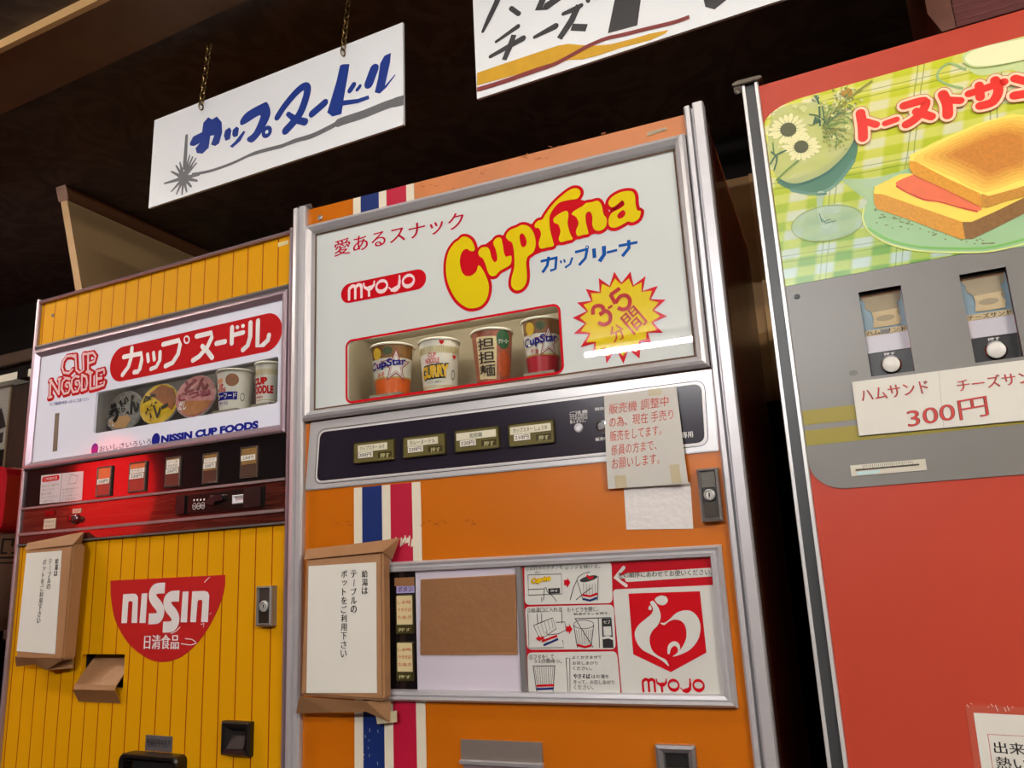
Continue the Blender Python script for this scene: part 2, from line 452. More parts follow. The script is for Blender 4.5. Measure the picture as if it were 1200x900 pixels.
# plywood sheet on the back wall, seen in the gap between the two right machines
FB = Frame(-3.0, 1.2, 0.0)
t = thing('plywood_sheet', 'dim tan plywood sheet on the wall in the gap beside the orange machine', 'board', FB)
q = FB.P([(848, 212), (897, 199), (912, 468), (870, 478)], .02)
u0, u1, v0, v1 = q[0][0] - .35, q[1][0] + .2, q[2][1], q[0][1]
B(mat('plywood', (150, 112, 62), .6, vary=.2, vscale=6)).box(u0, u1, v0, v1, .002, .02).build('sheet', t)
um = FB.uv((893, 330), .02)[0]
B(mat('pale batten', (176, 138, 84), .6)).box(um, um + .06, v0, v1, .02, .03).build('batten', t)

# ribbed brown louvre box above the right machine
FL = Frame(0.2, 0.22, radians(-3.4))
t = thing('louvre_box', 'dark brown ribbed louvre box under the ceiling above the red machine', 'box', FL)
q = FL.P([(1085, -40), (1087, 16), (1104, 37), (1116, 37), (1116, -40)])
t0 = FL.uv((1087, 16)); t1 = FL.uv((1104, 37)); e = FL.uv((1116, 10)); zt = ZC - .001
DB = mat('dark brown box', (112, 66, 50), .6); RB = mat('ribbed brown panel', (104, 52, 50), .55)
b = B(DB); b.prism([(t0[0], zt), t0, t1, (e[0], t1[1]), (e[0], zt)], -.30, .0); b.build('end_cap', t)
b = B(RB); zz = t1[1]; prof = [(zz, -.30)]
k = 0
while zz < zt - .012:
    prof += [(zz, .0), (zz + .007, .004), (zz + .012, .0)]; zz += .014
prof += [(zt, 0), (zt, -.30)]
b.hextr(prof, e[0] + .001, e[0] + .9); b.build('ribbed_panel', t)

# hanging boards with brush lettering
FH = Frame(-1.5, 0.13, radians(-3.0))
SIGNW = mat('white painted board', (236, 241, 244), .5)
BRUSHB = mat('blue brush paint', (14, 52, 140), .5); BRUSHG = mat('grey brush paint', (108, 110, 114), .55, vary=.25, vscale=60)
BRUSHD = mat('charcoal brush paint', (56, 56, 58), .55, vary=.2, vscale=60); BRUSHY = mat('ochre brush paint', (214, 164, 20), .5, vary=.15, vscale=40); BRUSHR = mat('maroon brush paint', (128, 44, 40), .5)
GOLD = mat('brass chain', (120, 96, 56), .35, metal=.8)
def chain(parent, F, p, n=11):
    """curb chain from the hole at pixel p up to the ceiling"""
    u, v = F.uv(p); k = 0
    b = B(GOLD); top = ZC; step = .013; z = v - .004
    i = 0
    while z < top - .006:
        X = Vector((1, 0, 0)) if i % 2 else Vector((.35, .94, 0)); X.normalize()
        c = Vector((u + (z - v) * .12, -.006, z + .006)); pts = []
        for j in range(14):
            t = 2 * pi * j / 14; pts.append(c + X * .0052 * cos(t) + Vector((0, 0, 1)) * .0095 * sin(t))
        for j in range(14):
            a, d = pts[j], pts[(j + 1) % 14]; r = .0017
            N1 = (d - a).normalized(); N2 = N1.cross(Vector((.3, .8, .5))).normalized(); N3 = N1.cross(N2)
            vs = [p0 + N2 * r * cos(q) + N3 * r * sin(q) for p0 in (a, d) for q in (0, 1.57, 3.14, 4.71)]
            b.raw(vs, [(m, (m + 1) % 4, 4 + (m + 1) % 4, 4 + m) for m in range(4)])
        z += step; i += 1
    b.build('chain', parent)
u = FH.P([(181, 141), (472, 26), (473, 146), (174, 244)])
t = thing('hanging_sign', 'white hanging board with blue brush lettering above the yellow machine', 'sign', FH, group='hand painted boards over the machines')
b = B(SIGNW); b.prism(u, -.006, 0)
b.build('board', t)
L = B(BRUSHB); W0 = .0006
a = lambda pts: FH.P(crop(pts, 170, 20, 3.9125)); c = lambda pts: FH.P(crop(pts, 320, 20, 5.625))
pw = 0.0026 / 3.9125 * .99; cw = 0.0026 / 5.625 * .99
PXM = (FH.uv((300, 150))[0] - FH.uv((200, 150))[0]) / 100
pw = PXM / 3.9125; cw = PXM / 5.625
L.poly(a([(206, 578), (222, 548), (262, 528), (268, 485), (290, 460), (308, 470), (330, 456), (352, 482), (354, 530), (340, 580), (322, 592), (303, 585), (318, 542), (300, 545), (292, 600), (264, 627), (238, 624), (232, 602), (252, 578), (225, 592), (208, 590)]), W0)
L.poly(a([(362, 545), (368, 520), (388, 506), (397, 520), (390, 560), (370, 568)]), W0)
L.poly(a([(400, 540), (403, 518), (420, 502), (431, 510), (426, 545), (408, 552)]), W0)
L.poly(a([(452, 522), (461, 527), (438, 568), (402, 600), (389, 594), (412, 572)]), W0)
L.poly(catmull(a([(437, 490), (440, 470), (470, 435), (540, 396), (562, 394), (576, 440), (558, 490), (528, 540), (495, 574), (472, 570), (470, 555), (498, 530), (522, 480), (530, 452), (510, 458), (470, 484), (445, 496)]), 4), W0)
L.stroke(a(ellipse(559, 527, 14, 20, 20, .5)), 15 * pw, W0, closed=True)
L.stroke(catmull(c([(30, 660), (75, 590), (150, 500), (205, 458), (228, 475), (212, 550), (170, 650), (85, 748)]), 5, False), [36 * cw, 44 * cw], W0)
L.stroke(c([(100, 640), (150, 678), (212, 692)]), [24 * cw, 34 * cw, 36 * cw], W0)
L.stroke(c([(258, 638), (342, 566)]), 38 * cw, W0)
L.poly(c([(443, 320), (460, 312), (505, 311), (496, 370), (466, 545), (452, 640), (392, 656), (358, 630), (376, 570), (418, 430)]), W0)
L.poly(c([(450, 552), (560, 540), (630, 517), (636, 540), (560, 568), (458, 585)]), W0)
L.stroke(c([(508, 485), (532, 448)]), 28 * cw, W0); L.stroke(c([(556, 480), (574, 456)]), 18 * cw, W0)
L.stroke(c([(632, 440), (668, 342)]), 48 * cw, W0)
L.poly(c([(708, 305), (735, 256), (778, 237), (772, 300), (738, 455), (805, 378), (806, 386), (748, 465), (704, 505), (671, 498), (694, 400)]), W0)
L.build('brush_lettering', t, label='blue brush lettering')
L = B(BRUSHG)
rib = a([(215, 722), (300, 706), (400, 671), (500, 626), (626, 592)]) + c([(60, 850), (150, 815), (240, 790), (300, 765), (380, 725), (450, 690), (600, 640), (750, 580), (863, 548)])
L.stroke(catmull(rib, 4, False), [10 * pw] * 12 + [13 * pw] * 12 + [15 * pw] * 5 + [24 * cw] * 12 + [40 * cw] * 12 + [46 * cw] * 4, W0, flat=True)
L.stroke(a([(191, 545), (188, 600), (182, 690)]), [12 * pw, 15 * pw, 18 * pw], W0)
L.poly(a(ellipse(178, 738, 26, 26)), W0)
for dx, dy, ww in ((-90, 26, 10), (-58, 64, 9), (-34, 76, 10), (-8, 78, 10), (14, 66, 10), (36, 42, 12), (64, 14, 12), (60, -70, 9), (42, -98, 10), (28, -106, 9), (-18, -74, 9), (-36, -58, 9), (-58, -30, 9), (75, -16, 12), (58, -92, 8)):
    L.stroke(a([(178, 738), (178 + dx, 738 + dy)]), [16 * pw, ww * .6 * pw], W0, flat=True)
L.build('brush_star', t, label='grey brush star and ribbon')
chain(t, FH, (238, 127)); chain(t, FH, (404, 64))

t = thing('hanging_sign', 'white hanging board with charcoal brush lettering and an ochre ribbon above the orange machine', 'sign', FH, group='hand painted boards over the machines')
q = FH.P([(559, 116), (905, 2)]); ztop = q[0][1] + .243; ue = q[1][0] + .22
b = B(SIGNW); b.prism([q[0], (ue, q[0][1] + .0), (ue, ztop), (q[0][0], ztop)], -.006, 0); b.build('board', t)
a = lambda pts: FH.P(crop(pts, 550, 0, 5.0)); d3 = lambda pts: FH.P(crop(pts, 800, 0, 3.0))
PXM = (FH.uv((750, 60))[0] - FH.uv((650, 60))[0]) / 100; pw = PXM / 5
L = B(BRUSHD)
L.stroke(a([(185, -45), (158, 20), (115, 110), (80, 185)]), [44 * pw, 40 * pw, 36 * pw, 22 * pw], W0)
L.stroke(a([(246, 50), (290, 82)]), 32 * pw, W0)
L.stroke(a([(158, 245), (285, 156)]), [20 * pw, 32 * pw], W0); L.stroke(a([(125, 332), (315, 226)]), [26 * pw, 40 * pw], W0)
L.stroke(a([(262, 205), (240, 270), (205, 352)]), [36 * pw, 40 * pw, 34 * pw], W0, flat=True)
L.stroke(a([(480, -120), (405, 60), (450, 40), (530, -15), (590, -60)]), [44 * pw, 46 * pw, 50 * pw, 46 * pw, 30 * pw], W0)
L.stroke(a([(384, 218), (505, 155)]), [24 * pw, 42 * pw], W0)
L.stroke(a([(552, 82), (600, 62), (655, 34)]), [26 * pw, 34 * pw, 30 * pw], W0); L.stroke(a([(642, 30), (600, 120), (528, 228)]), [38 * pw, 44 * pw, 38 * pw], W0, flat=True)
L.stroke(a([(600, 160), (688, 164)]), [44 * pw, 46 * pw], W0, flat=True)
L.stroke(a([(690, -8), (698, 8)]), 24 * pw, W0); L.stroke(a([(730, -18), (738, -8)]), 22 * pw, W0)
L.poly(a([(880, -120), (1040, -150), (1005, 0), (985, 150), (812, 196), (850, 10)]), W0)
L.poly(d3([(84, -70), (190, -100), (155, 0), (112, 34), (80, 25), (74, 0)]), W0)
L.build('brush_lettering', t, label='charcoal brush lettering')
L = B(BRUSHY)
L.poly(a([(46, 428), (200, 375), (400, 308), (520, 268), (580, 258), (660, 265), (740, 268), (830, 260), (950, 230), (1060, 198), (1168, 176), (1150, 197), (1060, 237), (900, 278), (760, 325), (660, 350), (590, 352), (500, 372), (300, 432), (46, 502)]), W0)
L.m(BRUSHR); L.stroke(catmull(a([(46, 527), (200, 480), (400, 410), (500, 377), (600, 325), (700, 270), (800, 228), (900, 205), (1050, 168), (1200, 132), (1290, 100)]), 4, False), [30 * pw, 26 * pw, 24 * pw, 24 * pw], W0 + .0004, flat=True)
L.build('brush_ribbon', t, label='ochre and maroon brush ribbon')
chain(t, FH, (640, -42)); chain(t, FH, (880, -125))
# ------------------------------------------------------------------ shared machine details
def rect(F, tl, br, wo=0.0):
    a = F.uv(tl, wo); c = F.uv(br, wo); return (a[0], c[0], c[1], a[1])          # u0,u1,v0,v1
def quadr(r): return [(r[0], r[2]), (r[1], r[2]), (r[1], r[3]), (r[0], r[3])]
def px_size(F, p, wo=0.0): return F.uv((p[0] + 5, p[1]), wo)[0] / 10 - F.uv((p[0] - 5, p[1]), wo)[0] / 10
def screw(b, u, v, wo, r=.004): b.lathe([(0, .0015), (r * .8, .0015), (r, 0)], (u, -wo, v), 12, (Vector((1, 0, 0)), Vector((0, 0, 1)), Vector((0, -1, 0))))
def disc_out(b, u, v, wo, prof, n=24): b.lathe(prof, (u, -wo, v), n, (Vector((1, 0, 0)), Vector((0, 0, 1)), Vector((0, -1, 0))))
def lock_part(F, q, parent, name='door_lock'):
    u0, u1, v0, v1 = bbox(F.P(q)); b = B(ALU_D)
    b.ring([(u0, v0), (u1, v0), (u1, v1), (u0, v1)], [(0, 0), (0, .014), (.003, .017), (.005, .012)])
    h = v1 - v0
    b.m(mat('lock grey', (86, 82, 74), .35, metal=.5)).box(u0 + .004, u1 - .004, v0 + h * .64, v1 - .004, 0, .012)
    b.m(BLACK).box(u0 + .004, u1 - .004, v0 + h * .36, v0 + h * .64, 0, .009)
    b.m(mat('lock dark', (60, 52, 44), .35, metal=.5)).box(u0 + .004, u1 - .004, v0 + .004, v0 + h * .36, 0, .012)
    o = b.build(name, parent)
    b = B(mat('lock steel', (190, 188, 184), .4, metal=.3)); r = (u1 - u0) * .27; disc_out(b, (u0 + u1) / 2, (v0 + v1) / 2, .009, [(r, 0), (r, .006), (r * .75, .007), (r * .7, .004), (r * .5, .004), (r * .5, .006), (0, .006)])
    b.m(BLACK).box((u0 + u1) / 2 - .001, (u0 + u1) / 2 + .001, (v0 + v1) / 2 - .003, (v0 + v1) / 2 + .003, .0151, .0154)
    b.build('keyhole', o, smooth=False)
def display_box(F, r, depth, m, parent, lamp=8.0):
    """recess behind a window opening r"""
    u0, u1, v0, v1 = r; e = .012; b = B(m)
    u0 -= .03; u1 += e; v0 -= .002; v1 += .032
    b.uvw([(u0, v0, -depth), (u1, v0, -depth), (u1, v1, -depth), (u0, v1, -depth), (u0, v0, -.001), (u1, v0, -.001), (u1, v1, -.001), (u0, v1, -.001)],
          [(0, 1, 2, 3), (0, 1, 5, 4), (1, 2, 6, 5), (2, 3, 7, 6), (3, 0, 4, 7)])
    o = b.build('display_box', parent)
    b = B(mat('added display tube %.1f' % lamp, (255, 246, 226), .5, emit=lamp)); b.lathe([(0, 0), (.004, 0), (.004, u1 - u0 - .05), (0, u1 - u0 - .05)], (u0 + .025, .0155, v1 - .008), 10, (Vector((0, 1, 0)), Vector((0, 0, 1)), Vector((1, 0, 0)))); b.build('added_display_tube', o)  # hidden tube added to brighten the recess
    return o
def cabinet(F, W, H, D, m, parent, u0=.006, ri=0.0):
    """body shell: sides, top, back and base, open to the front where the door sits"""
    b = B(m); t = .012
    b.box(u0, u0 + t, .06, H, -D, -.004); b.box(W - u0 - t - ri, W - u0 - ri, .06, H, -D, -.004 if ri == 0 else -.14)
    Wr = W - ri
    b.box(u0 + t, Wr - u0 - t, H - t, H, -D, -.004); b.box(u0 + t, Wr - u0 - t, .06, .06 + t, -D, -.004); b.box(u0 + t, Wr - u0 - t, .06 + t, H - t, -D, -D + t)
    b.box(u0 + t, Wr - u0 - t, .06 + t, H - t, -.20, -.19)
    o = b.build('cabinet', parent)
    for u in (.06, W - .09):
        for x in (-.06, -D + .06):
            bb = B(BLACK); bb.lathe([(0, .0), (.026, .0), (.026, .012), (.014, .02), (.014, .061), (0, .061)], (u, -x, 0), 14); bb.build('foot', parent)
    return o
def cone(b, R0, R1, Hc, bands, c, n=40):
    """cup body: bands = [(h fraction top, material)] from bottom to top, plus a rolled rim"""
    prof = [(0, 0), (R0, 0)]; mt = [bands[0][1]]
    for h, m in bands:
        prof.append((R0 + (R1 - R0) * h, Hc * h)); mt.append(m)
    b.lathe(prof, c, n, None, mt)
def split_long(vs, fs, lim):
    vs = list(vs); tris = []
    for f in fs:
        for i in range(1, len(f) - 1): tris.append((f[0], f[i], f[i + 1]))
    out = []
    while tris:
        t = tris.pop()
        L = [(abs(vs[t[i]][0] - vs[t[(i + 1) % 3]][0]), i) for i in range(3)]; l, i = max(L)
        if l <= lim: out.append(t); continue
        a, b_, c_ = t[i], t[(i + 1) % 3], t[(i + 2) % 3]
        vs.append(tuple((vs[a][k] + vs[b_][k]) / 2 for k in (0, 1))); m_ = len(vs) - 1
        tris += [(a, m_, c_), (m_, b_, c_)]
    return vs, out
def on_cone(b, R0, R1, Hc, c, th0, poly_vs, poly_fs, off=.0006):
    poly_vs, poly_fs = split_long(poly_vs, poly_fs, R1 * .16)
    """wrap flat points (s along the girth in metres from th0, h height) onto the cup; th0 measured from -y toward +x"""
    vs = []
    for s, h in poly_vs:
        r = R0 + (R1 - R0) * h / Hc + off; t = th0 + s / R1
        vs.append((c[0] + r * sin(t), c[1] - r * cos(t), c[2] + h))
    b.raw(vs, poly_fs)
def cone_text(b, R0, R1, Hc, c, th0, t, s0, s1, h0, h1, bold=.0, off=.0008, slant=0.0):
    vs, fs = text_mesh(t, bold); on_cone(b, R0, R1, Hc, c, th0, [(s0 + (s1 - s0) * x, h0 + (h1 - h0) * y + slant * (s1 - s0) * x) for x, y in vs], fs, off)
def cone_poly(b, R0, R1, Hc, c, th0, pts, off=.0006, holes=()):
    tri = tessellate_polygon([[Vector((x, y, 0)) for x, y in l] for l in (pts, *holes)])
    on_cone(b, R0, R1, Hc, c, th0, [p for l in (pts, *holes) for p in l], tri, off)
def grid_patch(b, R0, R1, Hc, c, th0, s0, s1, h0, h1, off=.0004, n=8):
    vs = [(s0 + (s1 - s0) * i / n, h) for i in range(n + 1) for h in (h0, h1)]
    on_cone(b, R0, R1, Hc, c, th0, vs, [(2 * i, 2 * i + 2, 2 * i + 3, 2 * i + 1) for i in range(n)], off)
def star(cx, cy, r, ri=.42, n=5, rot=pi / 2):
    return [(cx + (r if k % 2 == 0 else r * ri) * cos(rot + pi * k / n), cy + (r if k % 2 == 0 else r * ri) * sin(rot + pi * k / n)) for k in range(2 * n)]
def vtext(b, F, chars, x_top, y_top, x_bot, y_bot, size, wo, bold=0.012):
    """vertical column of characters between two pixels"""
    n = len(chars)
    for i, ch in enumerate(chars):
        k = (i + .5) / n; c = F.uv((x_top + (x_bot - x_top) * k, y_top + (y_bot - y_top) * k), wo)
        h = size
        if ch == 'ー': b.stroke([(c[0] + h * .1, c[1] + h * .42), (c[0] + h * .02, c[1] - h * .42)], h * .1, wo); continue
        if ch in 'ッ': hw, hh, ox = h * .36, h * .32, h * .08
        elif ch in 'トルのさい下こごをは利用給湯テブポ': hw, hh, ox = h * .44, h * .45, 0
        else: hw, hh, ox = h * .42, h * .42, 0
        if ch == 'ト': hw = h * .26
        b.tfat(ch, (c[0] - hw + ox, c[1] - hh), (c[0] + hw + ox, c[1] + hh), wo, .0003)

INKS = {}
# ------------------------------------------------------------------ yellow machine on the left
H1 = 1.800; W1 = 0.7945
N = FN
t1 = thing('noodle_vending_machine', 'yellow plank patterned noodle vending machine with wood panel, leftmost of the three', 'vending machine', FN, group='noodle vending machines')
cabinet(N, W1, H1 - .004, .62, mat('yellow cabinet side', (196, 140, 20), .4), t1, ri=.045)
# edge trims
for u0, u1 in ((0, .0085), (W1 - .0085, W1)):
    B(ALU_L).extr([(u0, -.01), (u0, .006), (u0 + .002, .009), (u1 - .002, .009), (u1, .006), (u1, -.01)], .06, H1 + .004).build('edge_trim', t1)
b = B(ALU_L); b.hextr([(H1 - .007, -.01), (H1 - .007, .008), (H1 - .003, .010), (H1 + .001, .006), (H1 + .001, -.03)], .0086, W1 - .0086); b.build('top_trim', t1)
b = B(ALU_D); b.hextr([(H1 + .001, -.06), (H1 + .004, -.05), (H1 + .016, -.045), (H1 + .016, -.065), (H1 + .001, -.07)], .015, .05); b.build('hinge_bracket', t1)
hv0 = N.uv((200, 368))[1]
b = B(YEL); b.box(.0086, W1 - .0086, hv0, H1 - .0072, -.012, .0); b.build('header_panel', t1)
b = B(mat('screw dark', (40, 30, 20), .5)); u, v = N.uv((62, 369.5)); screw(b, u, v, 0, .0045); b.build('screw', t1)
r = rect(N, (326.5, 285), (338, 286)); b = B(mat('cream tag', (222, 206, 150), .5)); b.prism(N.P([(326.3, 284.8), (338, 281.6), (338, 286.2), (326.3, 289.6)]), 0, .001); b.build('name_tag', t1)
# sign
fo = rect(N, (50, 411), (337.5, 507.2)); ft = N.uv((340, 340.7))[1]; fo = (.0095, W1 - .0095, fo[2], ft)
b = B(ALU_L); b.ring(quadr(fo), [(0, 0), (0, .010), (.004, .013), (.008, .013), (.017, .005), (.017, .0)])
b.m(ALU_D).hextr([(hv0 - .001, 0), (hv0 - .001, .008), (hv0 - .006, .011), (fo[3] + .001, .006), (fo[3] + .001, 0)], .0095, W1 - .0095)
b.build('sign_frame', t1)
win = rect(N, (112, 459), (326.5, 472)); win = (N.uv((112, 480))[0], N.uv((326.7, 440))[0], N.uv((325, 472.5))[1], N.uv((326, 418))[1])
pn = (fo[0] + .012, fo[1] - .012, fo[2] + .012, fo[3] - .012)
b = B(WHITEL); b.prism(quadr(pn), -.004, .002, [list(reversed(rrect(*win, .006)))]); sp = b.build('sign_panel', t1)
display_box(N, win, .115, mat('display box grey', (140, 134, 132), .6, emit=.02), t1, 5.0)
B(GLASS).prism(quadr((win[0] - .004, win[1] + .004, win[2] - .004, win[3] + .004)), -.008, -.006).build('window_pane', t1)
z = .0025
k0, k1, kb, kt = N.uv((129.2, 425), z)[0], N.uv((330.5, 390), z)[0], N.uv((140, 447.3), z)[1], N.uv((318, 366.2), z)[1]
b = B(INKRED2); b.poly(rrect(k0, k1, kb, kt, (kt - kb) / 2 - .0002, 12), z)
# rounded katakana strokes inside the capsule
b.m(WHITEINK); pt = lambda pts: N.P(crop(pts, 120, 360, 5.4545), z); sw = px_size(N, (230, 400)) * 24 / 5.4545; zz = z + .0005
S_ = lambda pts, k=1.0, cl=False: b.stroke(pt(pts), sw * k, zz, cl)
S_([(138, 318), (250, 296), (252, 340), (240, 395), (228, 412), (205, 415)]); S_([(190, 262), (186, 320), (168, 380), (130, 432)])
S_([(290, 302), (295, 345)], .85); S_([(328, 292), (333, 335)], .85); S_([(370, 288), (368, 340), (345, 382), (312, 395)], .9)
S_([(390, 238), (490, 212), (498, 240), (485, 300), (450, 355), (405, 376)]); S_(ellipse(540, 208, 16, 22, 20), .33, True)
S_([(604, 186), (698, 164), (700, 195), (672, 255), (620, 315), (580, 340)]); S_([(640, 250), (672, 282), (702, 322)])
S_([(730, 232), (785, 220)]); S_([(830, 130), (828, 230)]); S_([(832, 180), (902, 162)], .9); S_([(862, 128), (866, 130)], .75); S_([(898, 120), (902, 121)], .75)
S_([(948, 100), (946, 190), (930, 245), (900, 272)]); S_([(996, 88), (992, 250), (1030, 240), (1060, 210), (1066, 180)])
b.build('capsule_logo', sp, label='red capsule with white rounded katakana')
# swirly two line word mark
lg = lambda pts: N.P(crop(pts, 45, 390, 6.0), z); lw = px_size(N, (90, 440)) / 6.0
GL = [[(258, 170), (235, 160), (200, 165), (175, 200), (168, 245), (180, 280), (215, 285), (240, 258)],
      [(262, 158), (268, 262), (290, 280), (318, 262), (316, 150)], [(262, 158), (250, 160)], [(316, 150), (330, 148)],
      [(352, 145), (350, 275)], [(340, 276), (364, 270)], [(340, 150), (385, 140), (404, 165), (395, 200), (354, 215)],
      [(88, 335), (82, 450)], [(88, 335), (145, 430)], [(145, 430), (150, 325)], [(74, 455), (94, 450)], [(80, 336), (92, 333)], [(142, 327), (160, 322)],
      [(222, 325), (195, 318), (170, 345), (165, 395), (182, 430), (212, 420), (226, 385), (218, 350), (198, 352), (196, 375), (206, 380)],
      [(286, 310), (262, 304), (238, 330), (232, 380), (246, 418), (278, 410), (294, 372), (286, 336), (266, 338), (264, 360), (274, 366)],
      [(308, 295), (306, 405)], [(308, 295), (338, 310), (345, 355), (336, 395), (306, 405)],
      [(368, 282), (366, 395)], [(366, 395), (398, 388)], [(358, 284), (380, 279)],
      [(412, 270), (410, 385)], [(412, 270), (462, 256), (464, 282)], [(412, 325), (446, 318)], [(410, 385), (462, 366), (465, 345)]]
b = B(INKRED2)
for g in GL: b.stroke(lg([(x + 3, y + 4) for x, y in g]), 33 * lw, z)
b.m(PINKPALE)
for g in GL: b.stroke(lg(g), 12 * lw, z + .0005)
b.build('word_mark', sp, label='pale pink swirling letters outlined in red')
b = B(INKNAVY); b.text('カップ麺容器の表面いっぱいにご注意ください', *N.P([(58.5, 476), (104.5, 469.2), (58.5, 472)], z), z, .01)
PR = px_size(N, (111, 526))
for p, rr in (((111, 526.4), 4.3), ((182.6, 515.2), 4.6)):
    c = N.uv(p, z); b.poly(ellipse(c[0], c[1], rr * PR * .95, rr * PR * 1.08), z)
b.tbox('NISSIN CUP FOODS', N.uv((188.5, 519.5), z), N.uv((303, 492.5), z), z, .065)
b.m(mat('dark navy ink', (40, 36, 80), .4)).tbox('おいしさいろいろ', N.uv((116.5, 529.5), z), N.uv((177.5, 513.5), z), z, .012)
b.build('lettering', sp)
b = B(mat('brown slot', (110, 96, 80), .5)); b.prism(N.P([(64.6, 484.6), (69.4, 483.8), (66.8, 528.4), (61.6, 529.4)], z), .001, .0026); b.build('card_slot', sp)
# black selection panel
sv0 = N.uv((337, 562.3))[1]; sv1 = fo[2] - .002
b = B(BLACKG); b.box(.0095, W1 - .0095, sv0 + .005, sv1, -.005, .003); sel = b.build('selection_panel', t1, bevel=.0008)
b = B(ALU_D); b.hextr([(sv0 - .001, 0), (sv0 - .001, .008), (sv0 + .004, .008), (sv0 + .004, 0)], .0095, W1 - .0095); b.build('divider_strip', t1)
BTN = [[(118, 548), (134, 546.2), (132, 581), (115, 582.5)], [(155, 543), (174.5, 541), (172, 576), (154.2, 577.3)], [(197.4, 537), (215, 534.8), (213.4, 570), (195.6, 572)],
       [(241, 532.4), (258.6, 530), (257, 566), (239.4, 568)], [(286, 525), (305, 522.6), (303.4, 559), (283.6, 561.6)]]
BAMB = mat('amber button window', (150, 118, 70), .2, coat=.4, vary=.3, vscale=40); BUTB = mat('smoky button base', (74, 58, 48), .25, coat=.3); PRICE = mat('price label', (236, 230, 216), .6)
NAMES = [(None, '250円', .42), ('ラーメン', '230円', .45), ('ソース|やきそば', '250円', .45), ('シーフード', '250円', .5), (None, '230円', .56)]
for q, (nm, pr, pv) in zip(BTN, NAMES):
    u0, u1, v0, v1 = bbox(N.P(q)); h = v1 - v0; ww = u1 - u0
    b = B(BUTB); b.ring([(u0, v0), (u1, v0), (u1, v1), (u0, v1)], [(0, .003), (0, .007), (.0015, .008), (.003, .0055)])
    b.m(BAMB).box(u0 + .003, u1 - .003, v0 + h * .44, v1 - .003, .003, .0060); b.m(BUTB).box(u0 + .003, u1 - .003, v0 + .003, v0 + h * .43, .003, .0066)
    o = b.build('selection_button', t1)
    b = B(PRICE); pm = v0 + h * pv; b.box(u0 + .003, u1 - .006, pm, pm + h * .17, .0066, .0072); b.m(INKBLACK).tbox(pr, (u0 + .007, pm + h * .03), (u1 - .010, pm + h * .14), .0075, .02)
    if nm:
        ls = nm.split('|'); b.m(PRICE).box(u0 + .004, u1 - .004, pm + h * .19, min(v1 - .006, pm + h * (.19 + .14 * len(ls))), .0066, .0071); b.m(INKBLACK)
        for i, s in enumerate(ls):
            y = pm + h * (.215 + .13 * (len(ls) - 1 - i)); b.tbox(s, (u0 + .007, y), (u1 - .008, min(v1 - .008, y + h * .095)), .0074, .01)
    b.build('price_label', o)
q = N.P([(48.7, 557.3), (98, 552), (96, 586), (46.7, 590.7)], .003); b = B(mat('printed info sheet', (206, 204, 206), .3, coat=.3)); b.prism(q, .003, .0036)
u0, u1, v0, v1 = bbox(q); hh = v1 - v0; um = u0 + (u1 - u0) * .5
b.m(INKBLACK).stroke([(um, v0), (um, v1)], .0012, .004)
b.m(INKRED2).poly(rrect(u0 + .005, um - .008, v1 - hh * .24, v1 - hh * .06, .005), .004)
b.m(WHITEINK).tbox('ご利用方法', (u0 + .012, v1 - hh * .2), (um - .015, v1 - hh * .1), .0043)
b.m(INKGREY)
for i, s in enumerate(('お金を入れ、商品ボタン', 'を押してください。', '取出口より商品を', 'おとり下さい。', 'フタを開けて下さい。')): b.tbox(s, (u0 + .006, v1 - hh * (.42 + .13 * i)), (um - .006 - .012 * (i % 3), v1 - hh * (.34 + .13 * i)), .004)
for i, s in enumerate(('お湯を線まで', '注いで下さい。', '三分待って', 'できあがり')): b.tbox(s, (um + .006, v1 - hh * (.62 + .11 * i)), (u1 - .012 - .008 * (i % 2), v1 - hh * (.55 + .11 * i)), .004)
b.stroke([(um + .03, v1 - hh * .1), (um + .024, v1 - hh * .42), (um + .05, v1 - hh * .42), (um + .055, v1 - hh * .2), (um + .03, v1 - hh * .1)], .0014, .004)
b.build('info_sheet', t1, label='white printed instruction sheet with a red heading')
# rosewood coin panel
wv0 = N.uv((336, 613))[1]; wv1 = sv0 - .002; wm = N.uv((336.9, 598))[1]
b = B(WOOD); b.box(.0095, W1 - .0095, wm + .004, wv1, -.005, .003); b.box(.0095, W1 - .0095, wv0 + .003, wm - .003, -.005, .006); b.build('wood_panel', t1, bevel=.0008)
b = B(ALU_D); b.hextr([(wm - .0025, 0), (wm - .0025, .009), (wm + .0035, .009), (wm + .0035, 0)], .0095, W1 - .0095); b.hextr([(wv0 - .001, 0), (wv0 - .001, .009), (wv0 + .0025, .010), (wv0 + .0025, 0)], .0095, W1 - .0095); b.build('wood_trim', t1)
b = B(BLACK); u0, u1, v0, v1 = rect(N, (211.6, 581.3), (312, 595.5)); v0 = N.uv((311.5, 595.3))[1]; v1 = N.uv((312, 569.3))[1]
b.box(u0, u1, v0, v1, .003, .007); b.m(mat('coin unit face', (34, 24, 22), .15, coat=.5)).box(u0 + .03, u1 - .048, v0 + .003, v1 - .003, .007, .009); b.m(BLACK).box(u1 - .046, u1 - .003, v0 + .003, v1 - .003, .007, .013)
b.m(BLACK).box(u0 + .002, u0 + .026, v0 + .003, v1 - .003, .007, .013)
cu_ = b.build('coin_unit', t1)
cq = lambda x, y: N.uv(crop([(x, y)], 200, 480, 5.625)[0], .009)
b = B(ALU); qa = bbox([cq(412, 625), cq(512, 555)]); b.ring(quadr(qa), [(0, .009), (0, .012), (.002, .013), (.007, .010)]); b.m(DARK).box(qa[0] + .006, qa[1] - .006, qa[2] + .006, qa[3] - .006, .009, .0095); b.m(ALU).box(qa[0] + .006, qa[1] - .012, qa[3] - .016, qa[3] - .006, .0095, .0105); b.build('coin_slot', cu_)
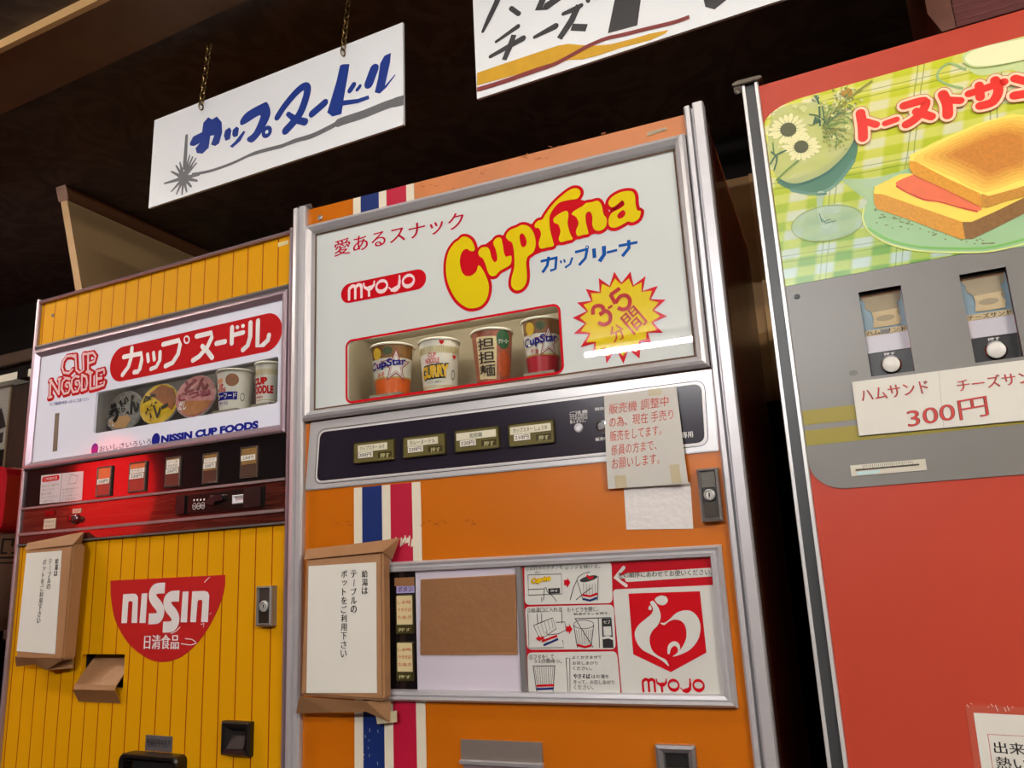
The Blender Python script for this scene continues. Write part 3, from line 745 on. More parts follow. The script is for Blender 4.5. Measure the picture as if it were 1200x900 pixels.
b = B(BLACK); l0 = cq(250, 615); l1 = cq(365, 595); b.prism(catmull([l0, (l0[0] + .012, l0[1] + .010), (l1[0] - .01, l1[1] + .010), l1, (l1[0] - .02, l1[1] - .002), (l0[0] + .02, l0[1] - .006)], 4), .009, .018); b.build('return_lever', cu_, bevel=.001)
b = B(WHITEINK)
for i in range(4):
    a0 = cq(155 + 22 * i, 597 - 1.5 * i); b.poly(ellipse(a0[0], a0[1], .0022, .0022, 10), .0093)
for i in range(3):
    a0 = cq(157 + 28 * i, 638 - 3 * i); b.stroke(ellipse(a0[0], a0[1], .0048, .0062, 16), .001, .0093, True)
    b.tbox(('50', '10', '100')[i], (a0[0] - .0026, a0[1] - .002), (a0[0] + .0026, a0[1] + .002), .0093)
a0 = cq(262, 578); a1 = cq(372, 555); b.tbox('返却レバー', a0, a1, .0093); b.build('coin_marks', cu_)
r = rect(N, (55.5, 599.5), (66, 603.4)); b = B(mat('dark red lens', (110, 6, 10), .2)); b.box(*r, .003, .005); b.build('sold_out_lamp', t1)
b = B(mat('small ivory plate', (206, 188, 164), .4)); r = bbox(N.P([(54, 608.5), (66.5, 607.4), (66.5, 619), (53.5, 620)])); b.box(*r, .003, .0045); b.m(INKGREY).tbox('釣銭切れ', (r[0] + .003, r[3] - .009), (r[1] - .003, r[3] - .004), .0047); b.tbox('表示灯', (r[0] + .003, r[2] + .004), (r[1] - .003, r[2] + .009), .0047)
b.build('lamp_plate', t1)
b = B(mat('small ivory plate', (206, 188, 164), .4)); r = bbox(N.P([(87.5, 596.6), (97, 595.6), (96.5, 600.8), (87.3, 601.6)])); b.box(*r, .003, .0045); b.m(INKRED2).tbox('売切', (r[0] + .003, r[2] + .002), (r[1] - .003, r[3] - .002), .0047); b.build('plate', t1)
b = B(mat('dark red knob', (96, 10, 14), .2, coat=.5)); c = N.uv((91, 608.5)); disc_out(b, c[0], c[1], .003, [(.011, 0), (.011, .004), (.008, .006), (.007, .016), (0, .017)]); b.build('knob', t1, smooth=True)
# yellow plank door
dv1 = wv0 - .003
op = rect(N, (95, 766.7), (145, 803)); op = (N.uv((94.5, 785))[0], N.uv((145.3, 785))[0], N.uv((120, 806))[1], N.uv((120, 766.6))[1])
b = B(YEL); b.prism([(.0086, .09), (W1 - .0086, .09), (W1 - .0086, dv1), (.0086, dv1)], -.012, 0, [[(op[0], op[2]), (op[0], op[3]), (op[1], op[3]), (op[1], op[2])]]); b.build('door_panel', t1)
b = B(mat('kick plate', (60, 56, 52), .5)); b.box(.0086, W1 - .0086, .06, .089, -.012, -.002); b.build('kick_plate', t1)
u0, u1, v0, v1 = op; b = B(DARK); b.uvw([(u0, v0, -.07), (u1, v0, -.07), (u1, v1, -.07), (u0, v1, -.07), (u0, v0, -.011), (u1, v0, -.011), (u1, v1, -.011), (u0, v1, -.011)], [(0, 1, 2, 3), (0, 1, 5, 4), (1, 2, 6, 5), (2, 3, 7, 6), (3, 0, 4, 7)]); b.build('outlet_recess', t1)
d7 = lambda pts, wo: N.P(crop(pts, 125, 665, 7.5), wo); z = .0012
b = B(mat('red enamel badge', (190, 34, 34), .35, vary=.08, vscale=16))
edge = [(1045, 65), (1042, 150), (1025, 240), (990, 340), (930, 470), (850, 600), (765, 700), (665, 780), (570, 820), (485, 830), (400, 815), (290, 752), (190, 660), (110, 530), (62, 400), (40, 240), (38, 115)]
b.prism(d7(edge[:1] + catmull(edge[1:-1], 3, False) + edge[-1:], 0), .0002, z); bg = b.build('half_disc_badge', t1, label='red half-disc badge with white letters')
b = B(WHITEINK); zz = z + .0006; sw = px_size(N, (190, 710)) / 7.5
P7 = lambda pts: b.poly(d7(pts, zz), zz)
P7([(128, 490), (145, 235), (240, 230), (262, 236), (276, 262), (268, 488), (217, 488), (228, 308), (220, 296), (200, 296), (191, 306), (178, 488)])
P7([(288, 488), (308, 228), (358, 226), (342, 488)]); P7([(650, 482), (668, 212), (720, 210), (706, 482)])
P7([(735, 480), (752, 210), (860, 206), (890, 216), (902, 246), (890, 480), (830, 480), (842, 300), (836, 285), (812, 285), (800, 296), (785, 480)])
for pts in ([(512, 181), (452, 184), (420, 198), (405, 228), (405, 262), (420, 292), (455, 335), (472, 370), (472, 405), (455, 440), (425, 450), (368, 452)], [(638, 251), (580, 253), (548, 268), (533, 295), (535, 328), (550, 360), (585, 402), (603, 440), (602, 478), (585, 508), (555, 522), (494, 524)]):
    b.stroke(catmull(d7(pts, zz), 3, False), 66 * sw, zz, flat=True)
b.tfat('日清食品', d7([(327, 718)], zz)[0], d7([(638, 588)], zz)[0], zz, .0008); b.build('lettering', bg)
b = B(WHITEINK)
for pts in ([(565, 580), (610, 560), (645, 525)], [(690, 625), (750, 632), (782, 655)], [(655, 670), (740, 682), (790, 665)], [(905, 410), (918, 400)], [(850, 525), (856, 492), (830, 500)], [(860, 130), (905, 85)]): b.stroke(d7(pts, z + .0004), 5 * sw, z + .0004)
b.build('scratches', bg, label='pale scratches')
lock_part(N, [(307.3, 687.3), (325, 686), (324, 733), (306, 733)], t1)
# return cup, delivery tray
cq_ = rect(N, (265.2, 844.3), (297, 886)); u0, u1, v0, v1 = cq_[0], cq_[1], N.uv((280, 884.5))[1], N.uv((280, 844.3))[1]
b = B(BLACK); b.ring(quadr((u0, u1, v0, v1)), [(0, 0), (0, .010), (.003, .014), (.010, .012), (.018, .002)]); b.m(DARK).box(u0 + .016, u1 - .016, v0 + .016, v1 - .016, .0005, .002)
b.m(mat('charcoal plastic', (28, 24, 22), .4)).uvw([(u0 + .014, v0 + .012, .012), (u1 - .014, v0 + .012, .012), (u1 - .016, v0 + .034, .002), (u0 + .018, v0 + .034, .002)], [(0, 1, 2, 3)]); b.build('return_cup', t1)
u0 = N.uv((152, 884))[0]; u1 = N.uv((219.8, 884))[0]; vt = N.uv((186, 881.5))[1]
b = B(BLACK); b.ring(rquad([(u0, vt - .30), (u1, vt - .30), (u1, vt), (u0, vt)], .014), [(0, 0), (0, .022), (.003, .026), (.012, .026), (.016, .022), (.018, .002)]); b.m(DARK).box(u0 + .014, u1 - .014, vt - .286, vt - .014, .0005, .004); b.build('delivery_tray', t1)
b = B(mat('grey label plate', (104, 100, 104), .35, metal=.3)); r = bbox(N.P([(171.5, 862), (202.4, 863), (201.8, 880), (171.2, 879.3)])); b.box(r[0], r[1], r[2], r[3], 0, .0015)
b.m(INKBLACK).tbox('商品が出るまで', (r[0] + .004, r[3] - .015), (r[1] - .004, r[3] - .006), .002, .02); b.tbox('お待ち下さい', (r[0] + .008, r[2] + .007), (r[1] - .010, r[2] + .016), .002, .02); b.build('label_plate', t1)

# kraft flap taped over the outlet
t = at(N, 'paper_flap', 'brown paper flap hanging out of the square outlet of the yellow machine', 'flap', (op[0] + op[1]) / 2, op[2], 0)
ww = (op[1] - op[0]) / 2; hh = op[3] - op[2]
b = B(KRAFT); pr = [(hh * .93, -.030), (hh * .12, .013), (-.002, .016), (-.002, .014), (hh * .10, .011), (hh * .93, -.033)]
b.hextr(pr, -ww + .004, ww - .004); b.build('flap_sheet', t)
b = B(KRAFTD); b.hextr([(-.003, .016), (-.026, .002), (-.028, .0015), (-.028, .0005), (-.003, .014)], -ww + .002, ww - .003); b.build('flap_lip', t)

def paper_wrap(F, front, wo, name, label, group, sheet, cols, csize, flap_top, flap_bot, tape):
    """flat carton wrapped in kraft paper with a printed sheet, taped over a panel"""
    q = F.P(front, wo); u0 = sum(p[0] for p in q) / 4; v0 = min(p[1] for p in q)
    t = thing(name, label, 'cover', group=group); t.location = F.world(u0, v0, 0); t.rotation_euler = (0, 0, F.yaw)
    G = Frame(*F.world(u0, 0, 0)[:2], F.yaw)
    L = lambda pts, x=wo: [(a, c - v0) for a, c in G.P(pts, x)]
    q = L(front); b = B(KRAFT); b.prism(q, .0150, wo); o = b.build('wrapped_body', t, bevel=.004)
    # crumpled flaps
    def flap(px):
        pts = [(G.uv((x, y), k), k) for x, y, k in px]; n = len(pts) // 2
        vs = [(p[0], p[1] - v0, k) for p, k in pts]
        b.uvw(vs + [(a, c, k - .0015) for a, c, k in vs], [(i, i + 1, n + i + 1, n + i) for i in range(n - 1)] + [(2 * n + i, 2 * n + i + 1, 3 * n + i + 1, 3 * n + i) for i in range(n - 1)] +
              [(i, i + 1, 2 * n + i + 1, 2 * n + i) for i in range(n - 1)] + [(n + i, n + i + 1, 3 * n + i + 1, 3 * n + i) for i in range(n - 1)] + [(0, n, 3 * n, 2 * n), (n - 1, 2 * n - 1, 4 * n - 1, 3 * n - 1)])
    for fl in (flap_top, flap_bot):
        b = B(KRAFT); flap(fl); b.build('folded_flap', t)
    if tape:
        b = B(TAPE); tq = L(tape, .013); b.prism(tq, .0122, .0132); b.build('tape', t)
    s = L(sheet, wo + .001); b = B(PAPER); b.prism(s, wo + .0003, wo + .001); sh = b.build('notice_sheet', t)
    b = B(INKBLACK); 
    class Sub:                                  # shifts heights to the cover's own origin
        def uv(self, p, x): a, c = G.uv(p, x); return a, c - v0
    for chars, xt, yt, xb, yb in cols: vtext(b, Sub(), chars, xt, yt, xb, yb, csize, wo + .0015)
    b.build('lettering', sh)
    return t
k = 4.2857; f = lambda x, y: (10 + x / k, 620 + y / k)
paper_wrap(N, [f(35, 655), f(272, 660), f(325, 75), f(85, 100)], .045, 'paper_wrapped_cover', 'kraft paper wrapped box with a notice, taped on the yellow machine', 'kraft paper wrapped notice boxes',
           [f(40, 613), f(233, 628), f(267, 108), f(90, 122)],
           [('給湯は', *f(244, 145), *f(236, 238)), ('テーブルの', *f(211, 148), *f(200, 305)), ('ポットをご利用下さい', *f(182, 150), *f(150, 475))], .0125,
           [f(95, 70) + (.012,), f(200, 50) + (.014,), f(300, 28) + (.018,), f(378, 14) + (.012,), f(82, 108) + (.046,), f(200, 92) + (.047,), f(320, 80) + (.047,), f(362, 82) + (.014,)],
           [f(32, 640) + (.046,), f(150, 652) + (.046,), f(272, 655) + (.046,), f(325, 625) + (.014,), f(38, 692) + (.02,), f(130, 680) + (.03,), f(190, 708) + (.03,), f(322, 698) + (.014,)], None)

# ---- packs standing in the yellow machine's window
def wz(F, p, wo): u, v = F.uv(p, wo); return F.world(u, v, wo)
def bowl(name, label, px, ry, m_lid, draw, tilt=.30, yawd=.22):
    wo = -.052; c = N.uv(px, wo); R = ry * scale_at(N.world(c[0], c[1], wo))
    c = (c[0], max(c[1], win[2] + R + .002))
    o = thing(name, label, 'noodle bowl', group='instant noodle bowls in the lit window'); o.location = N.world(c[0], c[1], wo - .01); o.rotation_euler = (radians(90) - tilt * .55, 0, N.yaw + yawd)
    body = B(mat('white foam', (206, 202, 198), .6)); body.lathe([(0, -R * .5), (R * .66, -R * .5), (R * .72, -R * .4), (R * .93, -.006), (R, -.004), (R, 0), (0, 0)], n=40); body.build('bowl_body', o, smooth=True)
    L = B(m_lid); L.lathe([(R * .985, .0002), (R * .98, .0012), (0, .0016)], n=40); lid = L.build('lid', o)
    D = B(INKBLACK); draw(D, R); D.build('lid_print', o)
def zp(D, pts, z=.0026): # polygon on lid (local x,y plane)
    tri = tessellate_polygon([[Vector((x, y, 0)) for x, y in pts]]); D.raw([(x, y, z) for x, y in pts], tri)
def zt_(D, s, x0, y0, x1, y1, bold=.02, z=.003, rot=0.0):
    vs, fs = text_mesh(s, bold); 
    V = [(x0 + (x1 - x0) * a, y0 + (y1 - y0) * b_) for a, b_ in vs]
    cx, cy = (x0 + x1) / 2, (y0 + y1) / 2
    D.raw([(cx + (x - cx) * cos(rot) - (y - cy) * sin(rot), cy + (x - cx) * sin(rot) + (y - cy) * cos(rot), z) for x, y in V], fs)
def d1(D, R):
    D.m(mat('dusty orange print', (196, 150, 104), .5)); zp(D, [(x * R * .96, y * R * .96) for x, y in [(-.75, -.55), (-.3, -.9), (.3, -.9), (.55, -.5), (.3, -.25), (-.5, -.28)]])
    D.m(INKBLACK); zt_(D, 'うどん', -.72 * R, -.02, .80 * R, .70 * R, .08, rot=.35); zt_(D, '天ぷら', -.80 * R, -.2 * R, .1 * R, .18 * R, .03, rot=.3)
    D.m(WHITEINK); zt_(D, 'だし', -.7 * R, -.75 * R, -.35 * R, -.3 * R, .02)
def d2(D, R):
    D.m(mat('toasted noodle print', (150, 84, 34), .5, vary=.5, vscale=120)); zp(D, [(x * R * .97, y * R * .97) for x, y in [(-.6, .55), (0, .98), (.7, .7), (.98, .1), (.8, -.4), (.2, .0)]])
    D.m(INKBLACK); zt_(D, '焼', -.85 * R, -.15 * R, -.1 * R, .5 * R, .05, rot=.2); zt_(D, 'カレー', -.6 * R, -.75 * R, .6 * R, .05 * R, .06, rot=.45)
def d3_(D, R):
    D.m(mat('noodle soup print', (176, 112, 60), .5, vary=.5, vscale=140)); zp(D, [(x * R * .97, y * R * .97) for x, y in [(-.6, -.2), (.9, -.3), (.7, -.65), (.1, -.98), (-.5, -.82)]])
    D.m(mat('maroon print', (124, 30, 50), .5)); zt_(D, 'どん', -.6 * R, .22 * R, .6 * R, .85 * R, .05, rot=.1); zt_(D, 'きつね', -.85 * R, -.12 * R, .8 * R, .26 * R, .05, rot=.1)
    D.m(WHITEINK); zt_(D, 'だし', -.75 * R, -.62 * R, -.35 * R, -.2 * R, .03)
bowl('noodle_bowl', 'grey and white lidded noodle bowl, first pack from the left in the yellow machine window', (141, 481), 25, mat('grey lid print', (150, 146, 142), .4, vary=.75, vscale=110), d1)
bowl('noodle_bowl', 'yellow lidded noodle bowl with black brush characters in the yellow machine window', (182, 472.5), 25.5, mat('yellow lid print', (206, 168, 26), .4, vary=.3, vscale=60), d2)
bowl('noodle_bowl', 'pink and white lidded noodle bowl, third pack in the yellow machine window', (225, 463.5), 26.5, mat('pink lid print', (190, 126, 128), .4, vary=.7, vscale=110), d3_)

CW = mat('white cup paper', (226, 222, 212), .45)
def cup(F, name, label, tx0, tx1, ty, bx0, bx1, by, wo, bands, deco, lid=CW, group=None):
    machine, floor = (t1, win[2] - .002) if F is FN else (t2, wr_[2] - .002)
    cx = (bx0 + bx1) / 2; c = F.uv((cx, by), wo); top = F.uv(((tx0 + tx1) / 2, ty), wo)
    s = scale_at(F.world(c[0], c[1], wo)); R1 = (tx1 - tx0) / 2 * s * .98; R0 = (bx1 - bx0) / 2 * s * .98; fl_ = floor + .0005
    if c[1] < fl_ + .003: c = (c[0], fl_)
    else:
        b = B(mat('cup rest', (150, 142, 126), .6)); b.box(c[0] - R0 * 1.05, c[0] + R0 * 1.05, floor, c[1] - .0004, wo - .045, wo + R0); b.build('cup_rest', machine)
    Hc = top[1] - c[1]
    o = thing(name, label, 'noodle cup', group=group); o.location = F.world(c[0], c[1], wo); o.rotation_euler = (0, 0, F.yaw)
    b = B(); cone(b, R0, R1, Hc, bands, (0, 0, 0)); b.build('cup_body', o, smooth=True)
    b = B(lid); b.lathe([(R1 * .99, Hc - .003), (R1 + .0022, Hc - .003), (R1 + .0026, Hc - .0005), (R1 + .001, Hc + .0012), (0, Hc + .0008)], n=40); b.build('lid', o, smooth=True)
    d = B(INKBLACK); deco(d, R0, R1, Hc); d.build('label_print', o)
    return o
def zig(d, R0, R1, H, th, s0, s1, h, a, n):
    pts = []
    for i in range(n): 
        x = s0 + (s1 - s0) * i / n; pts += [(x, h), (x + (s1 - s0) / n / 2, h + a)]
    cone_poly(d, R0, R1, H, (0, 0, 0), th, pts + [(s1, h)] + [(s1, h - a * .4), (s0, h - a * .4)], .0006)
TH = radians(26)
def dk(d, R0, R1, H):
    z0 = (0, 0, 0); d.m(INKNAVY); grid_patch(d, R0, R1, H, z0, TH, -R1 * 1.0, R1 * .44, H * .23, H * .43, .0006); d.m(WHITEINK); cone_text(d, R0, R1, H, z0, TH, 'シーフード', -R1 * .92, R1 * .38, H * .26, H * .40, .02, .0014); d.m(INKNAVY)
    cone_text(d, R0, R1, H, z0, TH, '海鮮ヌードル', -R1 * .9, -R1 * .1, H * .1, H * .2, .02)
    d.m(INKRED2); cone_text(d, R0, R1, H, z0, TH, 'NOODLE', -R1 * .95, -R1 * .25, H * .44, H * .54, .05); cone_text(d, R0, R1, H, z0, TH, 'CUP', -R1 * .8, -R1 * .4, H * .55, H * .64, .05)
    d.m(mat('seafood print', (150, 96, 60), .5, vary=.5, vscale=200)); cone_poly(d, R0, R1, H, z0, TH, ellipse(.12 * R1, H * .72, R1 * .38, H * .16))
    d.m(mat('salmon print', (226, 150, 110), .5)); grid_patch(d, R0, R1, H, z0, TH, -R1 * .95, -R1 * .45, H * .66, H * .78)
    d.m(INKBLACK); vs = ellipse(R1 * .75, H * .3, R1 * .14, H * .1); cone_poly(d, R0, R1, H, z0, TH, vs, .0006, [list(reversed(ellipse(R1 * .75, H * .3, R1 * .11, H * .08)))])
GOLDP = mat('gold band print', (190, 170, 96), .4)
cup(N, 'noodle_cup', 'white seafood noodle cup with a navy word band in the yellow machine window', 253, 296.5, 437.5, 257.5, 293, 482.5, -.05, [(1.0, CW)], dk, group='cup noodles in the yellow machine window')
def dc(d, R0, R1, H):
    z0 = (0, 0, 0); d.m(INKRED2); th = TH - .25
    cone_text(d, R0, R1, H, z0, th, 'CUP', -R1 * .95, R1 * .45, H * .44, H * .62, .07); cone_text(d, R0, R1, H, z0, th, 'NOODLE', -R1 * 1.15, R1 * .95, H * .22, H * .42, .06)
    cone_text(d, R0, R1, H, z0, th, 'NISSIN', -R1 * .8, R1 * .1, H * .12, H * .17, .02)
    d.m(GOLDP)
    for k_ in range(26): grid_patch(d, R0, R1, H, z0, th, -R1 * 1.4 + R1 * .11 * k_, -R1 * 1.4 + R1 * .11 * k_ + R1 * .06, H * .72, H * .79, n=1)
    grid_patch(d, R0, R1, H, z0, th, -R1 * 1.5, R1 * 1.5, H * .80, H * .815, n=12); grid_patch(d, R0, R1, H, z0, th, -R1 * 1.5, R1 * 1.5, H * .69, H * .705, n=12)
    grid_patch(d, R0, R1, H, z0, th, -R1 * 1.5, R1 * 1.5, H * .06, H * .075, n=12)
cup(N, 'noodle_cup', 'small white noodle cup with red letters, last pack in the yellow machine window', 298, 328.5, 427.5, 300.5, 327.5, 474.5, -.05, [(1.0, CW)], dc, group='cup noodles in the yellow machine window')
# ------------------------------------------------------------------ orange machine in the middle
W2 = 0.813; H2 = 1.835; C = FC
t2 = thing('noodle_vending_machine', 'orange noodle vending machine with blue and crimson stripes, in the middle of the three', 'vending machine', FC, group='noodle vending machines')
o = cabinet(C, W2, H2 - .006, .64, BROWNS, t2, u0=.004)
b = B(mat('dark brown groove strip', (58, 26, 16), .35, coat=.2))
for x in (-.014, -.040): b.box(W2 - .004, W2 - .001, .07, H2 - .01, x - .010, x + .006)
b.build('side_strip', t2)
# left and right ribbed edge trims
ug = C.uv((349.5, 700))[0]
tw = C.uv((361.4, 252))[0]
b = B(ALU); m_ = tw / 2
b.extr([(0, -.01), (0, .006), (.003, .010), (m_ - .004, .012), (m_ - .001, .006), (m_ + .001, .006), (m_ + .004, .012), (tw - .003, .012), (tw, .008), (tw, -.01)], .06, H2 - .002); b.build('edge_trim', t2)
b = B(CHROME); b.hextr([(H2 - .002, -.02), (H2 + .004, .004), (H2 + .007, -.004), (H2 + .004, -.05), (H2 - .002, -.05)], .008, .040); b.build('hinge_cap', t2)
ur = C.uv((802, 132))[0]; um = C.uv((811, 128))[0]
b = B(ALU); wr = W2 - ur
b.extr([(ur, -.01), (ur, .006), (ur + .003, .010), (ur + wr * .28, .010), (ur + wr * .34, -.002), (ur + wr * .40, -.002), (ur + wr * .44, .012), (ur + wr * .5, .014), (W2 - .003, .014), (W2 - .001, .010), (W2 - .001, -.01)], .06, H2 + .003); b.build('edge_trim', t2)
ul = tw + .0004; urr = ur - .0004
# sign frame geometry
fl = C.uv((362.7, 267))[0]; fr = C.uv((804.5, 156))[0]; fvt = C.uv((362.7, 266.8))[1]; fvb = C.uv((832.7, 430))[1]; fvb2 = C.uv((361, 495))[1]
fvb = (fvb + fvb2) / 2
FR = (ul + .0005, urr - .0015, fvb, fvt)
seltop = fvb - .004; selbot = C.uv((550, 557))[1]
b = B(ORANGE); b.box(ul, urr, fvt + .001, H2 - .006, -.012, .0); b.box(ul, urr, .09, seltop, -.012, 0); b.build('front_panel', t2)
B(mat('kick plate', (60, 56, 52), .5)).box(ul, urr, .06, .089, -.012, -.002).build('kick_plate', t2)
b = B(ORANGE_GLARE); b.box(C.uv((486, 225))[0], urr, fvt + .002, H2 - .0065, .0, .0006); b.build('header_glare', t2, label='brownish orange stretch of the header with lamp glare painted in')  # thin overlay painting the lamp glare along the right of the header
ST = [((CREAM), 414.2, 423), ((BLUE), 423, 444.3), ((CREAM), 444.3, 453.3), ((MAGENTA), 453.3, 476.5), ((CREAM), 476.5, 485.7)]
b = B()
for m, x0, x1 in ST:
    y = 243; u0 = C.uv((x0, y - (x0 - 440) * .25))[0]; u1 = C.uv((x1, y - (x1 - 440) * .25))[0]
    b.m(m); b.box(u0, u1, fvt + .002, H2 - .0066, .0, .0010); b.box(u0, u1, .09, selbot - .003, .0, .0010)
b.build('stripes', t2, label='white, blue and crimson vertical stripes')
b = B(mat('scuffs', (150, 84, 30), .7)); rs = random.Random(3)
ZZ = .0016
for x, y, n, s_ in ((500, 218, 5, 2), (560, 200, 6, 3), (620, 182, 6, 3), (655, 172, 4, 2), (705, 158, 5, 2.5), (500, 614, 5, 4), (515, 612, 6, 4), (545, 612, 4, 3), (405, 612, 4, 3), (535, 222, 3, 2), (640, 186, 5, 2)):
    for k in range(n):
        p = (x + rs.uniform(-9, 9), y + rs.uniform(-s_, s_)); q = (p[0] + rs.uniform(-5, 5), p[1] + rs.uniform(-2, 2))
        b.stroke(C.P([p, q], ZZ), rs.uniform(.0006, .0016), ZZ)
b.m(CREAM)
for k in range(14):
    p = (rs.uniform(459, 486), rs.uniform(628, 634)); b.stroke(C.P([p, (p[0] - 1, p[1] + rs.uniform(3, 10))], ZZ), .0025, ZZ)
for k in range(10):
    p = (rs.uniform(424, 446), rs.uniform(850, 895)); b.stroke(C.P([p, (p[0] + rs.uniform(-1, 1), p[1] + rs.uniform(1, 4))], ZZ), .0008, ZZ)
b.build('scuff_marks', t2)
b = B(ALU_D); c = C.uv((375.5, 255.5)); disc_out(b, c[0], c[1], 0, [(.0055, 0), (.0055, .002), (.003, .003), (0, .003)]); b.build('screw', t2)
b = B(mat('dull name plate', (168, 152, 120), .4, metal=.3)); q = C.P([(758.5, 155.6), (781, 149.6), (781.5, 152.6), (759, 160)]); b.prism(q, .0008, .002); b.m(INKGREY); r = bbox(q)
b.tbox('自動販売機', (r[0] + .003, r[2] + .003), (r[1] - .003, r[3] - .002), .0024, .02); b.build('name_plate', t2)

# sign frame, white sign with window
b = B(ALU); b.ring(quadr(FR), [(0, 0), (0, .010), (.004, .016), (.009, .018), (.016, .012), (.019, .004), (.019, 0)]); b.m(mat('brown gasket', (92, 60, 34), .6))
b.ring(quadr((FR[0] + .0192, FR[1] - .0192, FR[2] + .0192, FR[3] - .0192)), [(0, .004), (.003, .0036)]); b.build('sign_frame', t2)
z0 = .002
wq = [C.uv((405.5, 471.5), z0), C.uv((659, 436), z0), C.uv((655, 357.5), z0), C.uv((408, 400), z0)]
wr_ = ((wq[0][0] + wq[3][0]) / 2, (wq[1][0] + wq[2][0]) / 2, (wq[0][1] + wq[1][1]) / 2, (wq[2][1] + wq[3][1]) / 2)
pn = (FR[0] + .014, FR[1] - .014, FR[2] + .014, FR[3] - .014)
b = B(WHITEP); b.prism(quadr(pn), -.004, z0, [list(reversed(rrect(*wr_, .012)))]); sp = b.build('sign_panel', t2)
display_box(C, wr_, .13, mat('display box beige', (182, 170, 150), .6, emit=.02), t2, 11.0)
b = B(GLASS); r = wr_; b.prism(quadr((r[0] - .004, r[1] + .004, r[2] - .004, r[3] + .004)), -.008, -.006); b.build('window_pane', t2)
b = B(INKRED); px1 = px_size(C, (530, 430), z0); zA = z0 + .0006; zB = z0 + .0011; zC = z0 + .0016
b.stroke(rrect(wr_[0] - .001, wr_[1] + .001, wr_[2] - .001, wr_[3] + .001, .012), 2.6 * px1, zA, True); b.build('window_border', sp, label='thin red rounded border')
b = B(mat('crimson ink', (190, 24, 54), .03)); b.tbox('愛あるスナック', C.uv((391.8, 301), zA), C.uv((543, 247), zA), zA, .014)
b.build('slogan_lettering', sp)
# red capsule with soft white letters
cp = lambda pts: C.P(crop(pts, 380, 240, 6.667), zA)
r = (cp([(131, 690)])[0][0], cp([(796, 580)])[0][0], cp([(190, 768)])[0][1], cp([(745, 500)])[0][1])
b = B(INKRED); b.poly(rrect(*r, (r[3] - r[2]) / 2 - .0002, 10), zA)
def soft_word(b, r, w, wo):
    """m y o j o in rounded strokes inside rect r"""
    u0, u1, v0, v1 = r; W = u1 - u0; H = v1 - v0
    P = lambda pts: [(u0 + W * x, v0 + H * y) for x, y in pts]; s_ = w * W
    b.stroke(P([(.01, .02), (.01, .7), (.03, .84)]), s_ * .85, wo); b.stroke(catmull(P([(.02, .8), (.06, .93), (.10, .86), (.105, .78)]), 4, False), s_ * 1.1, wo)
    b.stroke(P([(.105, .02), (.105, .8)]), s_ * .85, wo); b.stroke(catmull(P([(.105, .78), (.15, .93), (.19, .86), (.20, .74)]), 4, False), s_ * 1.1, wo); b.stroke(P([(.20, .02), (.20, .75)]), s_ * .85, wo)
    b.stroke(catmull(P([(.235, .95), (.25, .66), (.315, .52), (.38, .66), (.395, .95)]), 4, False), [s_ * .5, s_ * .9, s_ * 1.5, s_ * .9, s_ * .5], wo); b.stroke(P([(.315, .5), (.315, .02)]), s_ * .8, wo)
    for cx in (.505, .895):
        e = [(u0 + W * cx + W * .095 * cos(2 * pi * k / 32), v0 + H * .49 + H * .5 * sin(2 * pi * k / 32)) for k in range(32)]
        i = [(u0 + W * cx + W * .067 * cos(-2 * pi * k / 32), v0 + H * .52 + H * .25 * sin(-2 * pi * k / 32)) for k in range(32)]
        b.poly(e, wo, [i])
    b.stroke(catmull(P([(.612, .30), (.65, .12), (.70, .10), (.745, .22), (.765, .5), (.768, .97)]), 4, False), [s_ * .4, s_ * 1.2, s_ * 1.7, s_ * 1.4, s_ * .9, s_ * .6], wo)
b.m(mat('pale rose print', (240, 214, 214), .4)); k0, k1 = cp([(190, 745)])[0], cp([(714, 545)])[0]
soft_word(b, (k0[0], k1[0], cp([(200, 742)])[0][1], cp([(670, 536)])[0][1]), .042, zB); b.build('capsule_logo', sp, label='red capsule with soft white letters')
